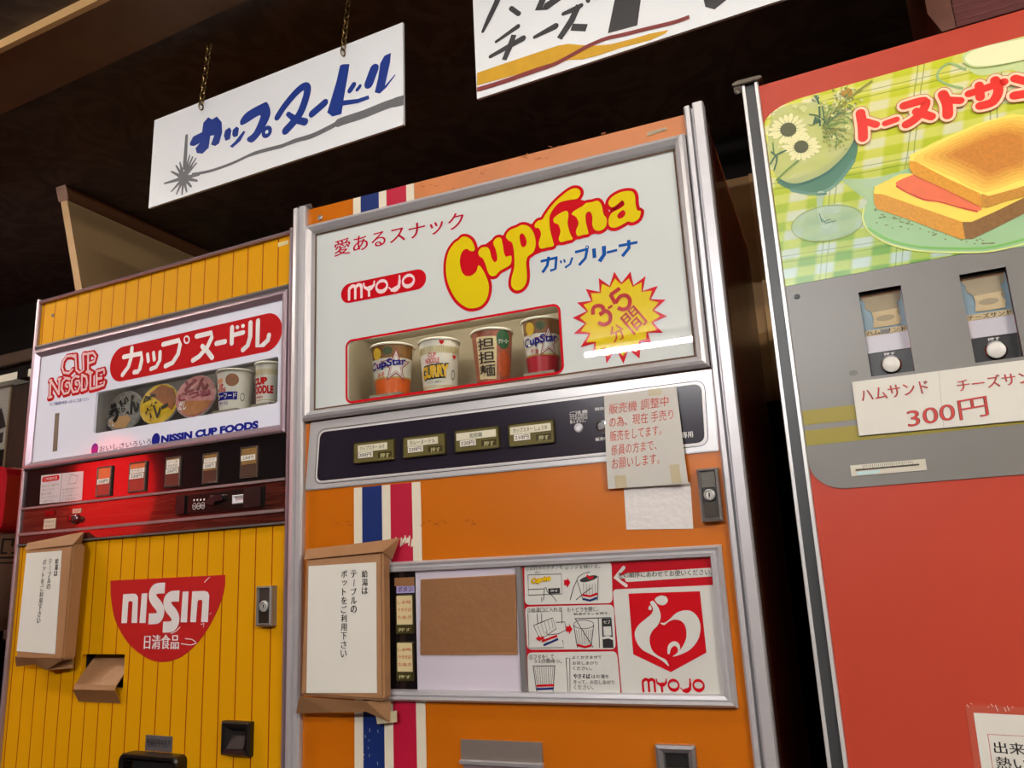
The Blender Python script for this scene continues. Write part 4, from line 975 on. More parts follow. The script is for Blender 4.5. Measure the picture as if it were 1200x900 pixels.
# yellow bubble lettering
bl = lambda pts: C.P(crop(pts, 510, 205, 4.6154), zB); bw = px_size(C, (640, 290), zB) / 4.6154
LET = [([(128, 352), (105, 368), (75, 410), (60, 470), (60, 540), (78, 610), (115, 675), (160, 712), (200, 722), (248, 708), (280, 668), (291, 605), (276, 550), (250, 502), (233, 490), (222, 522), (192, 546), (160, 543), (140, 512), (133, 460), (146, 415), (170, 400), (192, 412), (211, 410), (213, 390), (198, 355), (172, 336), (145, 335)], None),
       ([(233, 418), (250, 394), (282, 392), (296, 412), (305, 450), (322, 472), (336, 455), (328, 405), (314, 368), (330, 342), (354, 340), (364, 370), (372, 420), (384, 442), (412, 438), (408, 482), (378, 503), (348, 520), (325, 545), (300, 545), (284, 522), (272, 482), (258, 452), (240, 440)], None),
       ([(382, 332), (402, 300), (440, 284), (470, 270), (508, 280), (534, 318), (544, 372), (530, 418), (500, 442), (492, 480), (496, 540), (490, 588), (466, 618), (436, 624), (413, 602), (413, 560), (428, 500), (428, 440), (424, 400), (415, 366), (396, 354)], [(456, 332), (470, 316), (488, 334), (495, 368), (482, 390), (465, 382)]),
       ([(538, 270), (555, 248), (580, 240), (600, 208), (640, 155), (695, 104), (742, 74), (775, 76), (786, 100), (768, 128), (722, 136), (672, 150), (635, 190), (618, 232), (622, 300), (638, 360), (640, 384), (606, 392), (570, 398), (560, 368), (573, 320), (560, 288), (543, 286)], None),
       ([(640, 238), (668, 212), (708, 194), (721, 214), (716, 262), (730, 318), (744, 346), (712, 356), (680, 363), (668, 346), (678, 305), (666, 268), (646, 260)], None),
       ([(738, 212), (756, 192), (798, 168), (816, 152), (846, 148), (880, 140), (900, 164), (910, 212), (928, 238), (922, 280), (892, 302), (862, 296), (850, 268), (850, 222), (836, 198), (816, 208), (814, 250), (826, 300), (828, 318), (800, 324), (770, 330), (762, 302), (776, 262), (762, 228)], None),
       ([(936, 152), (958, 118), (1008, 92), (1060, 88), (1080, 110), (1084, 160), (1094, 192), (1112, 196), (1102, 235), (1068, 256), (1042, 252), (1010, 270), (972, 286), (942, 276), (938, 240), (956, 205), (1000, 182), (1024, 160), (1012, 138), (986, 158), (956, 176)], [(986, 216), (1014, 190), (1030, 206), (1016, 230), (992, 236)])]
b = B(INKRED)
for pts, hole in LET:
    cl = catmull(bl(pts), 3); b.stroke(cl, 34 * bw, zA, True); b.poly(cl, zA)
b.poly(bl([(140, 470), (150, 410), (250, 390), (330, 330), (400, 320), (440, 290), (560, 250), (640, 190), (700, 140), (770, 130), (860, 150), (930, 160), (960, 280), (925, 296), (800, 338), (650, 385), (540, 432), (420, 450), (380, 500), (330, 520), (260, 500), (235, 480), (220, 530), (165, 540)]), zA)
b.m(INKYEL)
for pts, hole in LET: b.poly(catmull(bl(pts), 3), zB, [list(reversed(catmull(bl(hole), 3)))] if hole else [])
b.build('bubble_lettering', sp, label='yellow bubble letters outlined in red')
b = B(INKBLUE); pp = lambda pts: C.P(crop(pts, 510, 205, 4.6154), zA); kw = px_size(C, (690, 300), zA) / 4.6154
K = lambda pts, w=15: b.stroke(pp(pts), w * kw, zA, flat=True)
K([(570, 468), (662, 446)]); K([(655, 448), (650, 508), (622, 518)]); K([(614, 442), (606, 490), (580, 528)], 16)
K([(678, 462), (682, 478)], 10); K([(696, 456), (702, 474)], 10); K([(742, 446), (730, 482), (702, 502)], 12)
K([(756, 418), (826, 400)]); K([(822, 402), (812, 450), (778, 488)], 16); b.stroke(pp(ellipse(822, 392, 8, 9, 14)), 5 * kw, zA, True)
K([(858, 398), (862, 448)], 20); K([(912, 384), (914, 430), (888, 468)], 22); K([(928, 420), (984, 406)], 14); K([(992, 384), (1094, 364)], 15); K([(1046, 352), (1048, 395), (1012, 440)], 18)
b.build('katakana_lettering', sp, label='blue katakana line')
# starburst
sb = lambda pts: C.P(crop(pts, 660, 310, 7.5), zA); sw = px_size(C, (725, 370), zA) / 7.5
burst = [(448, 62), (512, 160), (592, 60), (618, 182), (725, 100), (700, 230), (832, 188), (770, 305), (902, 308), (800, 400), (915, 455), (790, 510), (878, 600), (745, 600), (772, 690), (680, 680), (672, 826), (575, 745), (530, 872), (465, 745), (380, 870), (365, 745), (250, 822), (275, 692), (152, 728), (225, 610), (92, 608), (190, 520), (82, 468), (205, 410), (120, 334), (245, 318), (198, 214), (320, 240), (312, 118), (408, 186)]
b = B(INKRED); b.poly(sb(burst), zA); ctr = Vector((500, 460)); b.m(INKYEL)
inner = [tuple(ctr + (Vector(p) - ctr) * (.845 if i % 2 == 0 else .945)) for i, p in enumerate(burst)]
b.poly([C.uv(p, zA) for p in crop(inner, 660, 310, 7.5)], zB); b.m(mat('deep red print', (178, 30, 34), .02))
s6 = lambda pts: C.P(crop(pts, 660, 310, 7.5), zC)
K = lambda pts, w=34: b.stroke(s6(pts), w * sw, zC, flat=True)
K(catmull([(262, 440), (265, 385), (300, 362), (345, 372), (352, 415), (318, 440)], 5, False)); K(catmull([(322, 440), (372, 408), (412, 440), (408, 500), (360, 528), (308, 510)], 5, False))
K([(395, 385), (432, 360)], 22); K([(498, 208), (415, 268)]); K([(415, 262), (460, 345)]); K(catmull([(460, 340), (500, 282), (552, 272), (585, 310), (575, 370), (530, 395), (480, 380)], 5, False))
b.text('分', *[s6([p])[0] for p in ((445, 690), (560, 640), (390, 560))], zC, .01); b.text('間', *[s6([p])[0] for p in ((625, 620), (745, 505), (500, 470))], zC, .012)
b.build('starburst', sp, label='yellow starburst with red edge and numerals')

# selection strip
z1 = .004
qo = C.P([(364.7, 500), (836.5, 442.7), (843.6, 528), (358.8, 575.5)], 0); yb = (qo[2][1] + qo[3][1]) / 2; yt = seltop + .001
qo = [(qo[0][0], yt), (qo[1][0], yt), (qo[2][0] - .001, yb), (max(qo[3][0], ul + .001), yb)]
b = B(mat('silver selection plate', (206, 204, 204), .35, metal=.35)); b.prism(qo, .0, z1); sel = b.build('selection_plate', t2, bevel=.0015)
zq = z1 + .0006
qi = C.P([(374.7, 506.5), (822.5, 448), (827, 519), (370.5, 565)], zq)
vt_ = (qi[0][1] + qi[1][1]) / 2; vb_ = (qi[2][1] + qi[3][1]) / 2; qi = [(qi[0][0], vt_), (qi[1][0], vt_), (qi[2][0], vb_), (qi[3][0], vb_)]
b = B(mat('aubergine acrylic', (40, 34, 46), .18, coat=.4)); b.prism(rquad(qi, .014), z1, zq)
b.m(WHITEINK); rq = rquad(qi, .014); b.stroke(rq, .0022, zq + .0003, True); b.m(INKBLACK)
oq = rquad([(qi[0][0] - .004, qi[0][1] + .004), (qi[1][0] + .004, qi[1][1] + .004), (qi[2][0] + .004, qi[2][1] - .004), (qi[3][0] - .004, qi[3][1] - .004)], .016); b.stroke(oq, .0012, z1 + .0003, True)
b.build('dark_panel', sel, label='glossy aubergine panel with a white outline')
OLIVE = mat('olive smoked button', (112, 104, 62), .15, coat=.6, vary=.35, vscale=60); OLIVD = mat('dark olive button', (70, 62, 34), .2, coat=.5); LABELP = mat('cream label strip', (222, 216, 190), .5)
BT = [([(417.4, 517.6), (464, 513), (463, 540.5), (416, 546)], 'カップスター みそ', '200円', .25), ([(475, 511), (523.2, 505.7), (522.8, 534), (474, 539.6)], 'カレーヌードル', '220円', .3),
      ([(534.7, 503), (586, 497.4), (585, 526.7), (534.7, 533)], '担担麺', '220円', .42), ([(597.6, 496.5), (650, 489.3), (651.7, 518), (597.7, 526.7)], 'カップスター しょうゆ', '210円', .45)]
for i, (q, nm, pr, k) in enumerate(BT):
    u0, u1, v0, v1 = bbox(C.P(q, zq)); w_ = u1 - u0; h = v1 - v0
    v0 += h * .06; v1 -= h * .06; h = v1 - v0
    b = B(OLIVD); b.ring(rquad([(u0, v0), (u1, v0), (u1, v1), (u0, v1)], .004), [(0, zq), (0, zq + .005), (.0012, zq + .0065), (.003, zq + .005)]); b.m(OLIVE).box(u0 + .002, u1 - .002, v0 + .002, v1 - .002, zq, zq + .005)
    b.m(OLIVD).box(u0 + w_ * .6, u1 - .006, v0 + .006, v0 + h * .42, zq + .005, zq + .0056); ob = b.build('selection_button', t2)
    za = zq + .0066; b = B(LABELP); lx0 = u0 + w_ * (.12 if i < 2 else .05); lx1 = u0 + w_ * (.83 if i < 2 else .93)
    b.box(lx0, lx1, v0 + h * .52, v0 + h * .84, za - .0014, za - .0003); b.m(PRICE).box(u0 + w_ * .13, u0 + w_ * .48, v0 + h * .24, v0 + h * .50, za - .0014, za)
    b.m(INKBLACK); n_ = len(nm); cw = min((lx1 - lx0) * .84, n_ * h * .2); cx = (lx0 + lx1) / 2; b.tbox(nm, (cx - cw / 2, v0 + h * .58), (cx + cw / 2, v0 + h * .78), za, .01)
    b.tbox(pr, (u0 + w_ * .155, v0 + h * .28), (u0 + w_ * .45, v0 + h * .46), za + .0004, .03); b.m(mat('pale olive ink', (190, 184, 130), .5)).tbox('押す', (u0 + w_ * .66, v0 + h * .14), (u1 - .010, v0 + h * .36), zq + .006, .02)
    b.build('price_label', ob)
b = B(WHITEINK); zt = zq + .0008
b.tbox('ご注意', C.uv((667.5, 486.5), zt), C.uv((688.5, 480), zt), zt, .02)
for i, s in enumerate(('のびたり切れた', 'さつや百円玉は', '使えません。')): b.tbox(s, C.uv((668, 489.8 + 3.4 * i), zt), C.uv((688.5 - 2 * (i == 2), 484.2 + 3.4 * i), zt), zt, .01)
b.tbox('現在', C.uv((697, 481.5), zt), C.uv((708, 476.5), zt), zt, .02); b.tbox('販売中', C.uv((698, 517), zt), C.uv((712, 511.5), zt), zt, .02)
b.tbox('専用', C.uv((799.5, 513.5), zt), C.uv((811.5, 505), zt), zt, .02); b.build('small_lettering', sel, label='small white printed notes')
b = B(ALU); c = C.uv((678.5, 501.5), zq); disc_out(b, c[0], c[1], zq, [(.0072, 0), (.0072, .003), (.0045, .004), (.004, .002), (0, .002)]); b.build('key_switch', t2, smooth=True)
b = B(CHROME); c = C.uv((705, 499), zq); disc_out(b, c[0], c[1], zq, [(.009, 0), (.009, .0015), (.006, .002), (.0055, .001), (0, .001)]); b.m(BLACK).box(c[0] - .001, c[0] + .03, c[1] - .012, c[1] - .008, zq, zq + .001); b.build('coin_slot', t2)
lock_part(C, [(818, 551), (840, 549), (848, 606), (826, 612)], t2)

# lower window: frame, buttons strip, white plate, instruction print
vt_ = C.uv((844.7, 638), .008)[1]; vb_ = C.uv((863.5, 830), .008)[1]; uR = C.uv((855, 735), .008)[0]; uL = C.uv((436, 740))[0]
LF = (uL, uR, vb_, vt_)
b = B(ALU); b.ring(quadr(LF), [(0, 0), (0, .008), (.004, .014), (.008, .010), (.011, .013), (.016, .012), (.018, .003), (.018, 0)]); b.build('lower_frame', t2)
iL = (uL + .0182, uR - .0182, vb_ + .0182, vt_ - .0182)
z2 = .003
x1 = C.uv((488.3, 740), z2)[0]; x2 = C.uv((608.5, 740), z2)[0]; x3 = C.uv((616, 740), z2)[0]
b = B(BLACKG); b.box(iL[0] - .002, x1, iL[2] - .002, iL[3] + .002, .0002, z2); bs = b.build('button_strip', t2)
b = B(mat('lilac white plate', (214, 206, 220), .3, coat=.2)); b.box(x1, x2, iL[2] - .002, iL[3] + .002, .0002, z2 + .0005); b.build('white_plate', t2)
b = B(ALU_D); b.extr([(x2, 0), (x2, .006), (x2 + .002, .009), (x3 - .002, .009), (x3, .006), (x3, 0)], iL[2] - .001, iL[3] + .001); b.build('mullion', t2)
pb = lambda pts, wo=z2: C.P(crop(pts, 440, 660, 5.294), wo)
for q, la in (([(135, 195), (240, 195), (240, 435), (135, 440)], 'upper'), ([(135, 488), (240, 485), (240, 725), (140, 730)], 'lower')):
    u0, u1, v0, v1 = bbox(pb(q)); h = v1 - v0
    b = B(OLIVD); b.ring(rquad([(u0, v0), (u1, v0), (u1, v1), (u0, v1)], .003), [(0, z2), (0, z2 + .004), (.001, z2 + .005), (.0025, z2 + .004)]); b.m(mat('cream lit label', (226, 208, 158), .4, vary=.1)).box(u0 + .002, u1 - .002, v0 + h * .24, v1 - .002, z2, z2 + .004); b.m(OLIVD).box(u0 + .002, u1 - .002, v0 + .002, v0 + h * .23, z2, z2 + .0045)
    ob = b.build('water_button', t2); zz = z2 + .0043; b = B(mat('orange red ink', (190, 66, 40), .5))
    for i, s in enumerate(('しお味', 'やきそば', 'たぬき')): b.tbox(s, (u0 + .004, v1 - h * (.24 + .19 * i)), (u1 - .004, v1 - h * (.15 + .19 * i)), zz, .015)
    b.m(mat('pale olive ink', (190, 184, 130), .5)).tbox('押す', (u0 + .005, v0 + h * .07), (u1 - .005, v0 + h * .16), z2 + .0049, .02); b.build('button_lettering', ob)
u0, u1, v0, v1 = bbox(pb([(132, 140), (242, 140), (242, 183), (132, 183)])); b = B(mat('lilac label', (170, 156, 206), .4)); b.box(u0, u1, v0, v1, z2, z2 + .001); b.m(INKBLACK).tbox('ボタン', (u0 + .003, v0 + .002), (u1 - .003, v1 - .002), z2 + .0014, .02); b.build('label', bs)
u0, u1, v0, v1 = bbox(pb([(122, 92), (242, 86), (242, 138), (122, 140)])); b = B(KRAFTD); b.box(u0, u1, v0, v1, z2, z2 + .002); b.build('tape', bs, label='strip of brown packing tape')
# instruction print
zi = z2 + .0006; b = B(mat('red instruction print', (190, 26, 40), .14, coat=.4)); b.box(x3, iL[1] + .002, iL[2] - .002, iL[3] + .002, .0002, zi); ip = b.build('instruction_panel', t2)
q5 = lambda pts, wo=zi + .0005: C.P(crop(pts, 600, 645, 5.1429), wo)
ZI = zi + .0005; ZJ = zi + .001; ZK = zi + .0015; iw = px_size(C, (680, 730), ZI) / 5.1429
b = B(mat('instruction white', (216, 216, 210), .14, coat=.4))
rows = []
for q in ([(74, 84), (600, 68), (606, 318), (78, 328)], [(78, 340), (612, 326), (626, 596), (92, 598)], [(92, 616), (632, 608), (656, 872), (100, 866)]):
    b.poly(rquad(q5(q), .008), ZI)
e7 = lambda pts, wo=ZI: C.P(crop(pts, 720, 650, 5.1429), wo)
b.poly(rquad(e7([(-10, 210), (618, 182), (680, 856), (46, 850)]), .006), ZI)
b.poly(rquad(e7([(60, 112), (590, 78), (598, 130), (66, 166)]), .004), ZI)
b.stroke(e7([(56, 78), (4, 138), (70, 186)]), 20 * iw, ZI); b.stroke(e7([(10, 136), (80, 132)]), 18 * iw, ZI)
b.build('white_boxes', ip, label='white rounded boxes of the instruction print')
b = B(INKBLACK); T = lambda s, a, c, bd=.006: b.tbox(s, q5([a], ZJ)[0], q5([c], ZJ)[0], ZJ, bd)
T('①お好みのボタンを', (82, 122), (305, 86)); T('押す。', (140, 142), (172, 126)); T('②フタを開ける。', (318, 116), (530, 86)); T('③給湯口に入れる', (92, 376), (298, 340)); T('④トビラを閉じ、', (332, 372), (520, 338)); T('給湯ボタンを押す。', (372, 392), (590, 370))
T('⑤フタをして', (104, 658), (252, 626)); T('3-5分間待つ。', (138, 680), (298, 656)); T('よくかきまぜて', (364, 654), (540, 634)); T('お召しあがり', (366, 690), (516, 668)); T('ください。', (368, 722), (480, 700))
T('やきそば', (372, 772), (470, 744), .05); T('はお湯を', (480, 770), (584, 748)); T('きって、お召しあがり', (372, 806), (616, 782)); T('ください。', (374, 838), (490, 812))
b.text('左の順序にあわせてお使いください。', *e7([(22, 142), (592, 122), (20, 106)], ZJ), ZJ, .008)
# line drawings
G = lambda pts, w=4: b.stroke(q5(pts, ZJ), w * iw, ZJ, flat=True)
G([(96, 148), (298, 142), (300, 262), (100, 270), (96, 148)]); G([(98, 236), (190, 232)]); G([(190, 300), (195, 225), (205, 222), (212, 250), (240, 270), (270, 308)]); G([(180, 310), (178, 285)]); 
b.poly(q5([(218, 230), (288, 226), (289, 258), (220, 262)], ZJ), ZJ)
G([(392, 180), (428, 300)]); G([(520, 155), (515, 300)]); G([(350, 300), (372, 220), (400, 160), (430, 140), (470, 130)]); G([(385, 300), (430, 260), (480, 225)])
b.poly(q5(ellipse(462, 170, 55, 16, 20, -.25), ZJ), ZJ); 
for i in range(5): G([(430 + 18 * i, 200), (434 + 17 * i, 268)], 2)
G([(96, 380), (102, 588), (312, 586), (305, 540)]); G([(298, 345), (302, 440)]); G([(150, 380), (155, 440)]); G([(178, 380), (180, 436)]); G([(130, 452), (245, 406), (266, 472), (170, 540), (130, 452)])
for i in range(5): G([(150 + 22 * i, 445 - 8 * i), (180 + 17 * i, 520 - 12 * i)], 2)
G([(266, 434), (318, 430), (325, 480), (280, 502), (215, 510), (205, 490)])
b.stroke(q5(ellipse(432, 446, 60, 26, 24), ZJ), 3 * iw, ZJ, True); G([(372, 450), (394, 585)]); G([(492, 450), (476, 585)]); G([(380, 410), (490, 585)]); G([(520, 408), (528, 588)]); G([(376, 412), (596, 404)])
for i in range(7): G([(388 + 15 * i, 478), (402 + 11 * i, 570)], 2)
b.poly(q5([(540, 410), (600, 408), (612, 588), (548, 588)], ZJ), ZJ)
G([(124, 698), (262, 696)]); G([(128, 700), (150, 862)]); G([(258, 700), (246, 862)])
for i in range(9): G([(136 + 14 * i, 702), (154 + 10.5 * i, 808)], 2)
G([(325, 650), (348, 650), (350, 856), (338, 856), (325, 650)], 3)
b.m(mat('instruction white', (216, 216, 210), .14)); 
b.poly(q5([(550, 460), (596, 458), (600, 512), (554, 514)], ZK), ZK); b.stroke(q5([(552, 528), (580, 522), (608, 532)], ZK), 14 * iw, ZK); b.tbox('押す', q5([(232, 252)], ZK)[0], q5([(276, 236)], ZK)[0], ZK, .03); b.tbox('セブ', q5([(552, 442)], ZK)[0], q5([(592, 420)], ZK)[0], ZK, .02)
b.m(INKRED)
for x, y in ((334, 194), (346, 474)): b.poly(q5([(x - 20, y - 16), (x - 2, y - 16), (x - 2, y - 32), (x + 18, y), (x - 2, y + 32), (x - 2, y + 16), (x - 20, y + 16)], ZK), ZK)
b.poly(q5([(142, 532), (166, 512), (166, 524), (190, 516), (194, 536), (168, 540), (170, 550)], ZK), ZK)
R2 = lambda pts, w=12: b.stroke(q5(pts, ZK), w * iw, ZK, flat=True)
R2([(424, 268), (470, 276), (516, 260)]); R2([(180, 548), (272, 514)]); R2([(394, 570), (440, 582), (478, 572)]); R2([(148, 816), (254, 812)]); R2([(450, 150), (470, 168), (490, 160)], 14)
b.m(BLUE); R2([(428, 292), (470, 302), (512, 286)]); R2([(190, 572), (278, 534)]); R2([(150, 836), (252, 832)])
b.m(INKRED); sg = text_mesh('Cuprina', .05, .2); A0, A1, A2 = q5([(114, 212), (236, 190), (112, 168)], ZK); b.text('Cuprina', A0, A1, A2, ZK, .09, .2); b.m(INKYEL).text('Cuprina', *q5([(114, 211), (236, 190), (112, 169)], ZK + .0004), ZK + .0004, .04, .2)
b.build('instruction_print', ip, label='black lettering, line drawings and red arrows')
# emblem
b = B(INKRED); b.poly(e7([(85, 235), (515, 220), (555, 590), (340, 708), (113, 600)], ZJ), ZJ); b.m(mat('instruction white', (216, 216, 210), .14))
P8 = lambda pts, n=4: b.poly(catmull(e7(pts, ZK), n), ZK)
P8([(240, 283), (268, 325), (279, 375), (262, 424), (232, 455), (214, 492), (214, 535), (232, 582), (268, 612), (310, 634), (328, 672), (288, 640), (230, 606), (168, 572), (132, 522), (123, 470), (146, 424), (190, 386), (224, 356), (232, 325), (216, 292), (224, 279)])
P8([(244, 268), (262, 252), (288, 246), (314, 256), (321, 282), (298, 304), (268, 300), (252, 286)]); P8([(216, 305), (224, 322), (220, 334), (207, 330), (206, 318)])
P8([(276, 411), (300, 424), (330, 402), (368, 391), (406, 402), (430, 440), (433, 500), (412, 552), (376, 594), (352, 614), (398, 602), (458, 570), (504, 512), (519, 440), (504, 380), (466, 342), (420, 336), (374, 351), (336, 386), (302, 410)])
P8([(320, 592), (325, 546), (355, 522), (385, 532), (396, 565), (376, 600), (384, 572), (366, 550), (342, 564), (332, 598)])
b.build('emblem', ip, label='red shield emblem with a white swan-like curve')
b = B(INKRED); k0 = e7([(163, 824)], ZJ)[0]; k1 = e7([(553, 748)], ZJ)[0]; soft_word(b, (k0[0] + .002, k1[0] - .002, k0[1], k1[1]), .042, ZJ); b.build('emblem_lettering', ip, label='red soft lettering')
# dispensing flap and coin return at the bottom
u0, v1 = C.uv((541, 866)); u1, vx = C.uv((635.6, 869.5)); vm = C.uv((588, 893))[1]; v1 = (v1 + vx) / 2
b = B(mat('brushed steel', (150, 138, 130), .4, metal=.5, vary=.1, vscale=40)); b.box(u0, u1, vm, v1, 0, .004); b.m(ALU).hextr([(vm - .004, 0), (vm - .004, .008), (vm + .001, .010), (vm + .002, .004), (vm + .002, 0)], u0 - .001, u1 + .001)
b.m(ALU_L).box(u0 + .003, u1 - .003, vm - .16, vm - .004, 0, .003); b.build('dispensing_flap', t2)
u0, v1 = C.uv((769, 871.5)); u1 = C.uv((815, 873))[0]
b = B(ALU_D); b.ring(quadr((u0, u1, v1 - .12, v1)), [(0, 0), (0, .008), (.004, .010), (.010, .006), (.012, .001)]); b.m(DARK).box(u0 + .010, u1 - .010, v1 - .11, v1 - .010, .0003, .0015); b.m(mat('dark amber', (70, 44, 26), .3)).box(u0 + .014, u1 - .012, v1 - .034, v1 - .030, .0015, .005); b.build('coin_return', t2)  # no real hole: a flat dark plate paints the shaded recess

# ---- things fixed to the orange machine
# grey hand-written note, lifting at its lower edge
zn = zq + .002
qn = C.P([(708, 464), (793, 454), (807.6, 567), (713, 573)], zn)
t = thing('handwritten_note', 'curling grey paper note with red handwriting, stuck over the orange machine dark panel', 'note'); c0 = Vector(((qn[0][0] + qn[1][0]) / 2, 0, qn[3][1])); t.location = C.world(c0.x, c0.z, 0)
def note_pt(a, c): # a across 0..1, c down 0..1 -> u, v, wo
    top = Vector(qn[0]).lerp(Vector(qn[1]), a); bot = Vector(qn[3]).lerp(Vector(qn[2]), a); p = top.lerp(bot, c)
    return p.x - c0.x, p.y - c0.z, zn + .006 * c * c * (1 - c) * 3 + .010 * max(0, a - .6) * (.3 + c) + .0015
b = B(NOTE); n1, n2 = 10, 12; vs = []
for s_ in (0, -.0005):
    for j in range(n2 + 1):
        for i in range(n1 + 1):
            x = note_pt(i / n1, j / n2); vs.append((x[0], x[1], x[2] + s_))
m_ = (n1 + 1) * (n2 + 1); fs = []
for o_ in (0, m_):
    for j in range(n2):
        for i in range(n1): k = o_ + j * (n1 + 1) + i; fs.append((k, k + 1, k + n1 + 2, k + n1 + 1))
b.uvw(vs, fs); nb = b.build('note_sheet', t, smooth=True)
b = B(mat('red ball pen', (206, 78, 60), .6))
for s, a0, a1, c0_, c1_ in (('販売機 調整中', .06, .88, .10, .21), ('の為、現在 手売り', .06, .92, .245, .355), ('販売をしてます。', .06, .74, .395, .505), ('係員の方まで、', .07, .66, .545, .655), ('お願いします。', .07, .68, .69, .80)):
    tv, tf = text_mesh(s, -.004, .1); b.uvw([(lambda p: (p[0], p[1], p[2] + .0006))(note_pt(a0 + (a1 - a0) * x, c1_ + (c0_ - c1_) * y - .02 * x)) for x, y in tv], tf)
b.build('handwriting', nb, label='red handwriting')
for a0, a1, c0_, c1_ in ((.10, .24, .87, 1.0), (.80, .92, .80, .985), (.62, .8, -.01, .06)):
    b = B(TAPE); pts = [note_pt(a0, c0_), note_pt(a1, c0_), note_pt(a1, c1_), note_pt(a0, c1_)]; b.uvw([(x, y, z + .0008) for x, y, z in pts], [(0, 1, 2, 3)]); b.build('tape', nb)
qs = C.P([(731, 571), (809, 565), (812.4, 619.6), (734, 620.6)], .0014)
t = at(C, 'blank_sheet', 'blank glossy white sheet stuck below the handwritten note', 'sheet', qs[0][0], qs[2][1], 0)
b = B(mat('glossy white film', (226, 222, 220), .22, coat=.5, bump=.12, bscale=90)); b.prism([(x - qs[0][0], y - qs[2][1]) for x, y in qs], .0003, .0014); b.build('film', t)
qs = C.P([(493, 679), (604.3, 673), (606, 767), (492.5, 767.7)], z2 + .003)
t = at(C, 'cardboard_cover', 'brown cardboard taped over the white plate in the orange machine lower window', 'cover', qs[0][0], qs[3][1], 0)
ql = [(x - qs[0][0], y - qs[3][1]) for x, y in qs]; zc = z2 + .003
b = B(mat('brown cardboard', (176, 126, 80), .7, bump=.1, bscale=40, vary=.06)); b.prism(ql, z2 + .0008, zc); cb = b.build('board', t)
b = B(KRAFTD); L = lambda a, c: tuple((Vector(ql[0]).lerp(Vector(ql[1]), a)).lerp(Vector(ql[3]).lerp(Vector(ql[2]), a), c))
for i, (c0_, c1_, a0, a1) in enumerate(((.005, .34, .0, .995), (.29, .62, .01, .99), (.55, .82, .0, 1.0), (.78, .97, .005, .99))):
    z_ = zc + .0003 * (i + 1); b.prism([L(a0, c0_), L(a1, c0_ + .01), L(a1, c1_), L(a0, c1_ + .01)], zc - .0005, z_)
b.build('packing_tape', cb, label='overlapping strips of brown packing tape')
k = 3.915; f = lambda x, y: (345 + x / k, 620 + y / k)
paper_wrap(C, [f(25, 765), f(410, 790), f(405, 100), f(50, 135)], .040, 'paper_wrapped_cover', 'kraft paper wrapped box with a notice, taped on the orange machine beside its striped front', 'kraft paper wrapped notice boxes',
           [f(55, 752), f(378, 752), f(375, 152), f(65, 170)],
           [('給湯は', *f(323, 186), *f(323, 302)), ('テーブルの', *f(272, 186), *f(272, 388)), ('ポットをご利用下さい', *f(228, 186), *f(226, 592))], .0128,
           [f(55, 92) + (.014,), f(220, 74) + (.014,), f(400, 52) + (.018,), f(482, 40) + (.014,), f(42, 140) + (.041,), f(220, 122) + (.042,), f(404, 104) + (.042,), f(448, 138) + (.016,)],
           [f(22, 770) + (.041,), f(150, 778) + (.041,), f(330, 790) + (.041,), f(440, 790) + (.016,), f(8, 845) + (.020,), f(180, 842) + (.030,), f(330, 838) + (.030,), f(438, 888) + (.014,)],
           [f(372, 850), f(470, 832), f(470, 885), f(380, 895)])

# ---- cups in the orange machine's window
def star_cup(col, colname, sea):
    def deco(d, R0, R1, H):
        z = (0, 0, 0); th = TH
        d.m(mat('brown stew print', (136, 92, 44), .5, vary=.6, vscale=220)); grid_patch(d, R0, R1, H, z, th, -R1 * 1.3, R1 * 1.3, H * .70, H * .97, n=14)
        d.m(mat('egg yellow print', (226, 184, 50), .5, vary=.2, vscale=100)); cone_poly(d, R0, R1, H, z, th, ellipse(-R1 * .75, H * .8, R1 * .26, H * .12), .0010)
        d.m(mat('herb print', (70, 84, 44), .5, vary=.5, vscale=200)); cone_poly(d, R0, R1, H, z, th, ellipse(-R1 * .15, H * .84, R1 * .24, H * .08), .0011)
        d.m(GOLDP); grid_patch(d, R0, R1, H, z, th, -R1 * 1.3, R1 * 1.3, H * .295, H * .325, n=14)
        d.m(mat('star outline print', (150, 54, 60), .5)); S0 = star(R1 * .24, H * .53, R1 * .84); S1 = star(R1 * .24, H * .53, R1 * .70); S2 = star(R1 * .24, H * .53, R1 * .58)
        cone_poly(d, R0, R1, H, z, th, S0, .0012); d.m(WHITEINK); cone_poly(d, R0, R1, H, z, th, S1, .0014); d.m(mat('star outline print', (150, 54, 60), .5)); cone_poly(d, R0, R1, H, z, th, S2, .0016, [list(reversed(star(R1 * .24, H * .53, R1 * .52)))])
        d.m(INKNAVY); cone_text(d, R0, R1, H, z, th, 'CupStar', -R1 * 1.2, R1 * .75, H * .42, H * .62, .03, .0026, .12)
        d.m(mat(colname, col, .4)); cone_text(d, R0, R1, H, z, th, sea, -R1 * .8, -R1 * .35, H * .32, H * .42, .02, .0012)
    return deco
SO = mat('orange cup print', (226, 100, 34), .4); SR = mat('crimson cup print', (184, 30, 50), .4)
cup(C, 'noodle_cup', 'white and orange noodle cup with red star, first in the orange machine window', 432, 483.5, 408.5, 441, 480.5, 464.5, -.055, [(.30, SO), (1.0, CW)], star_cup((226, 100, 34), 'orange cup print', 'みそ'), group='cup noodles in the orange machine window')
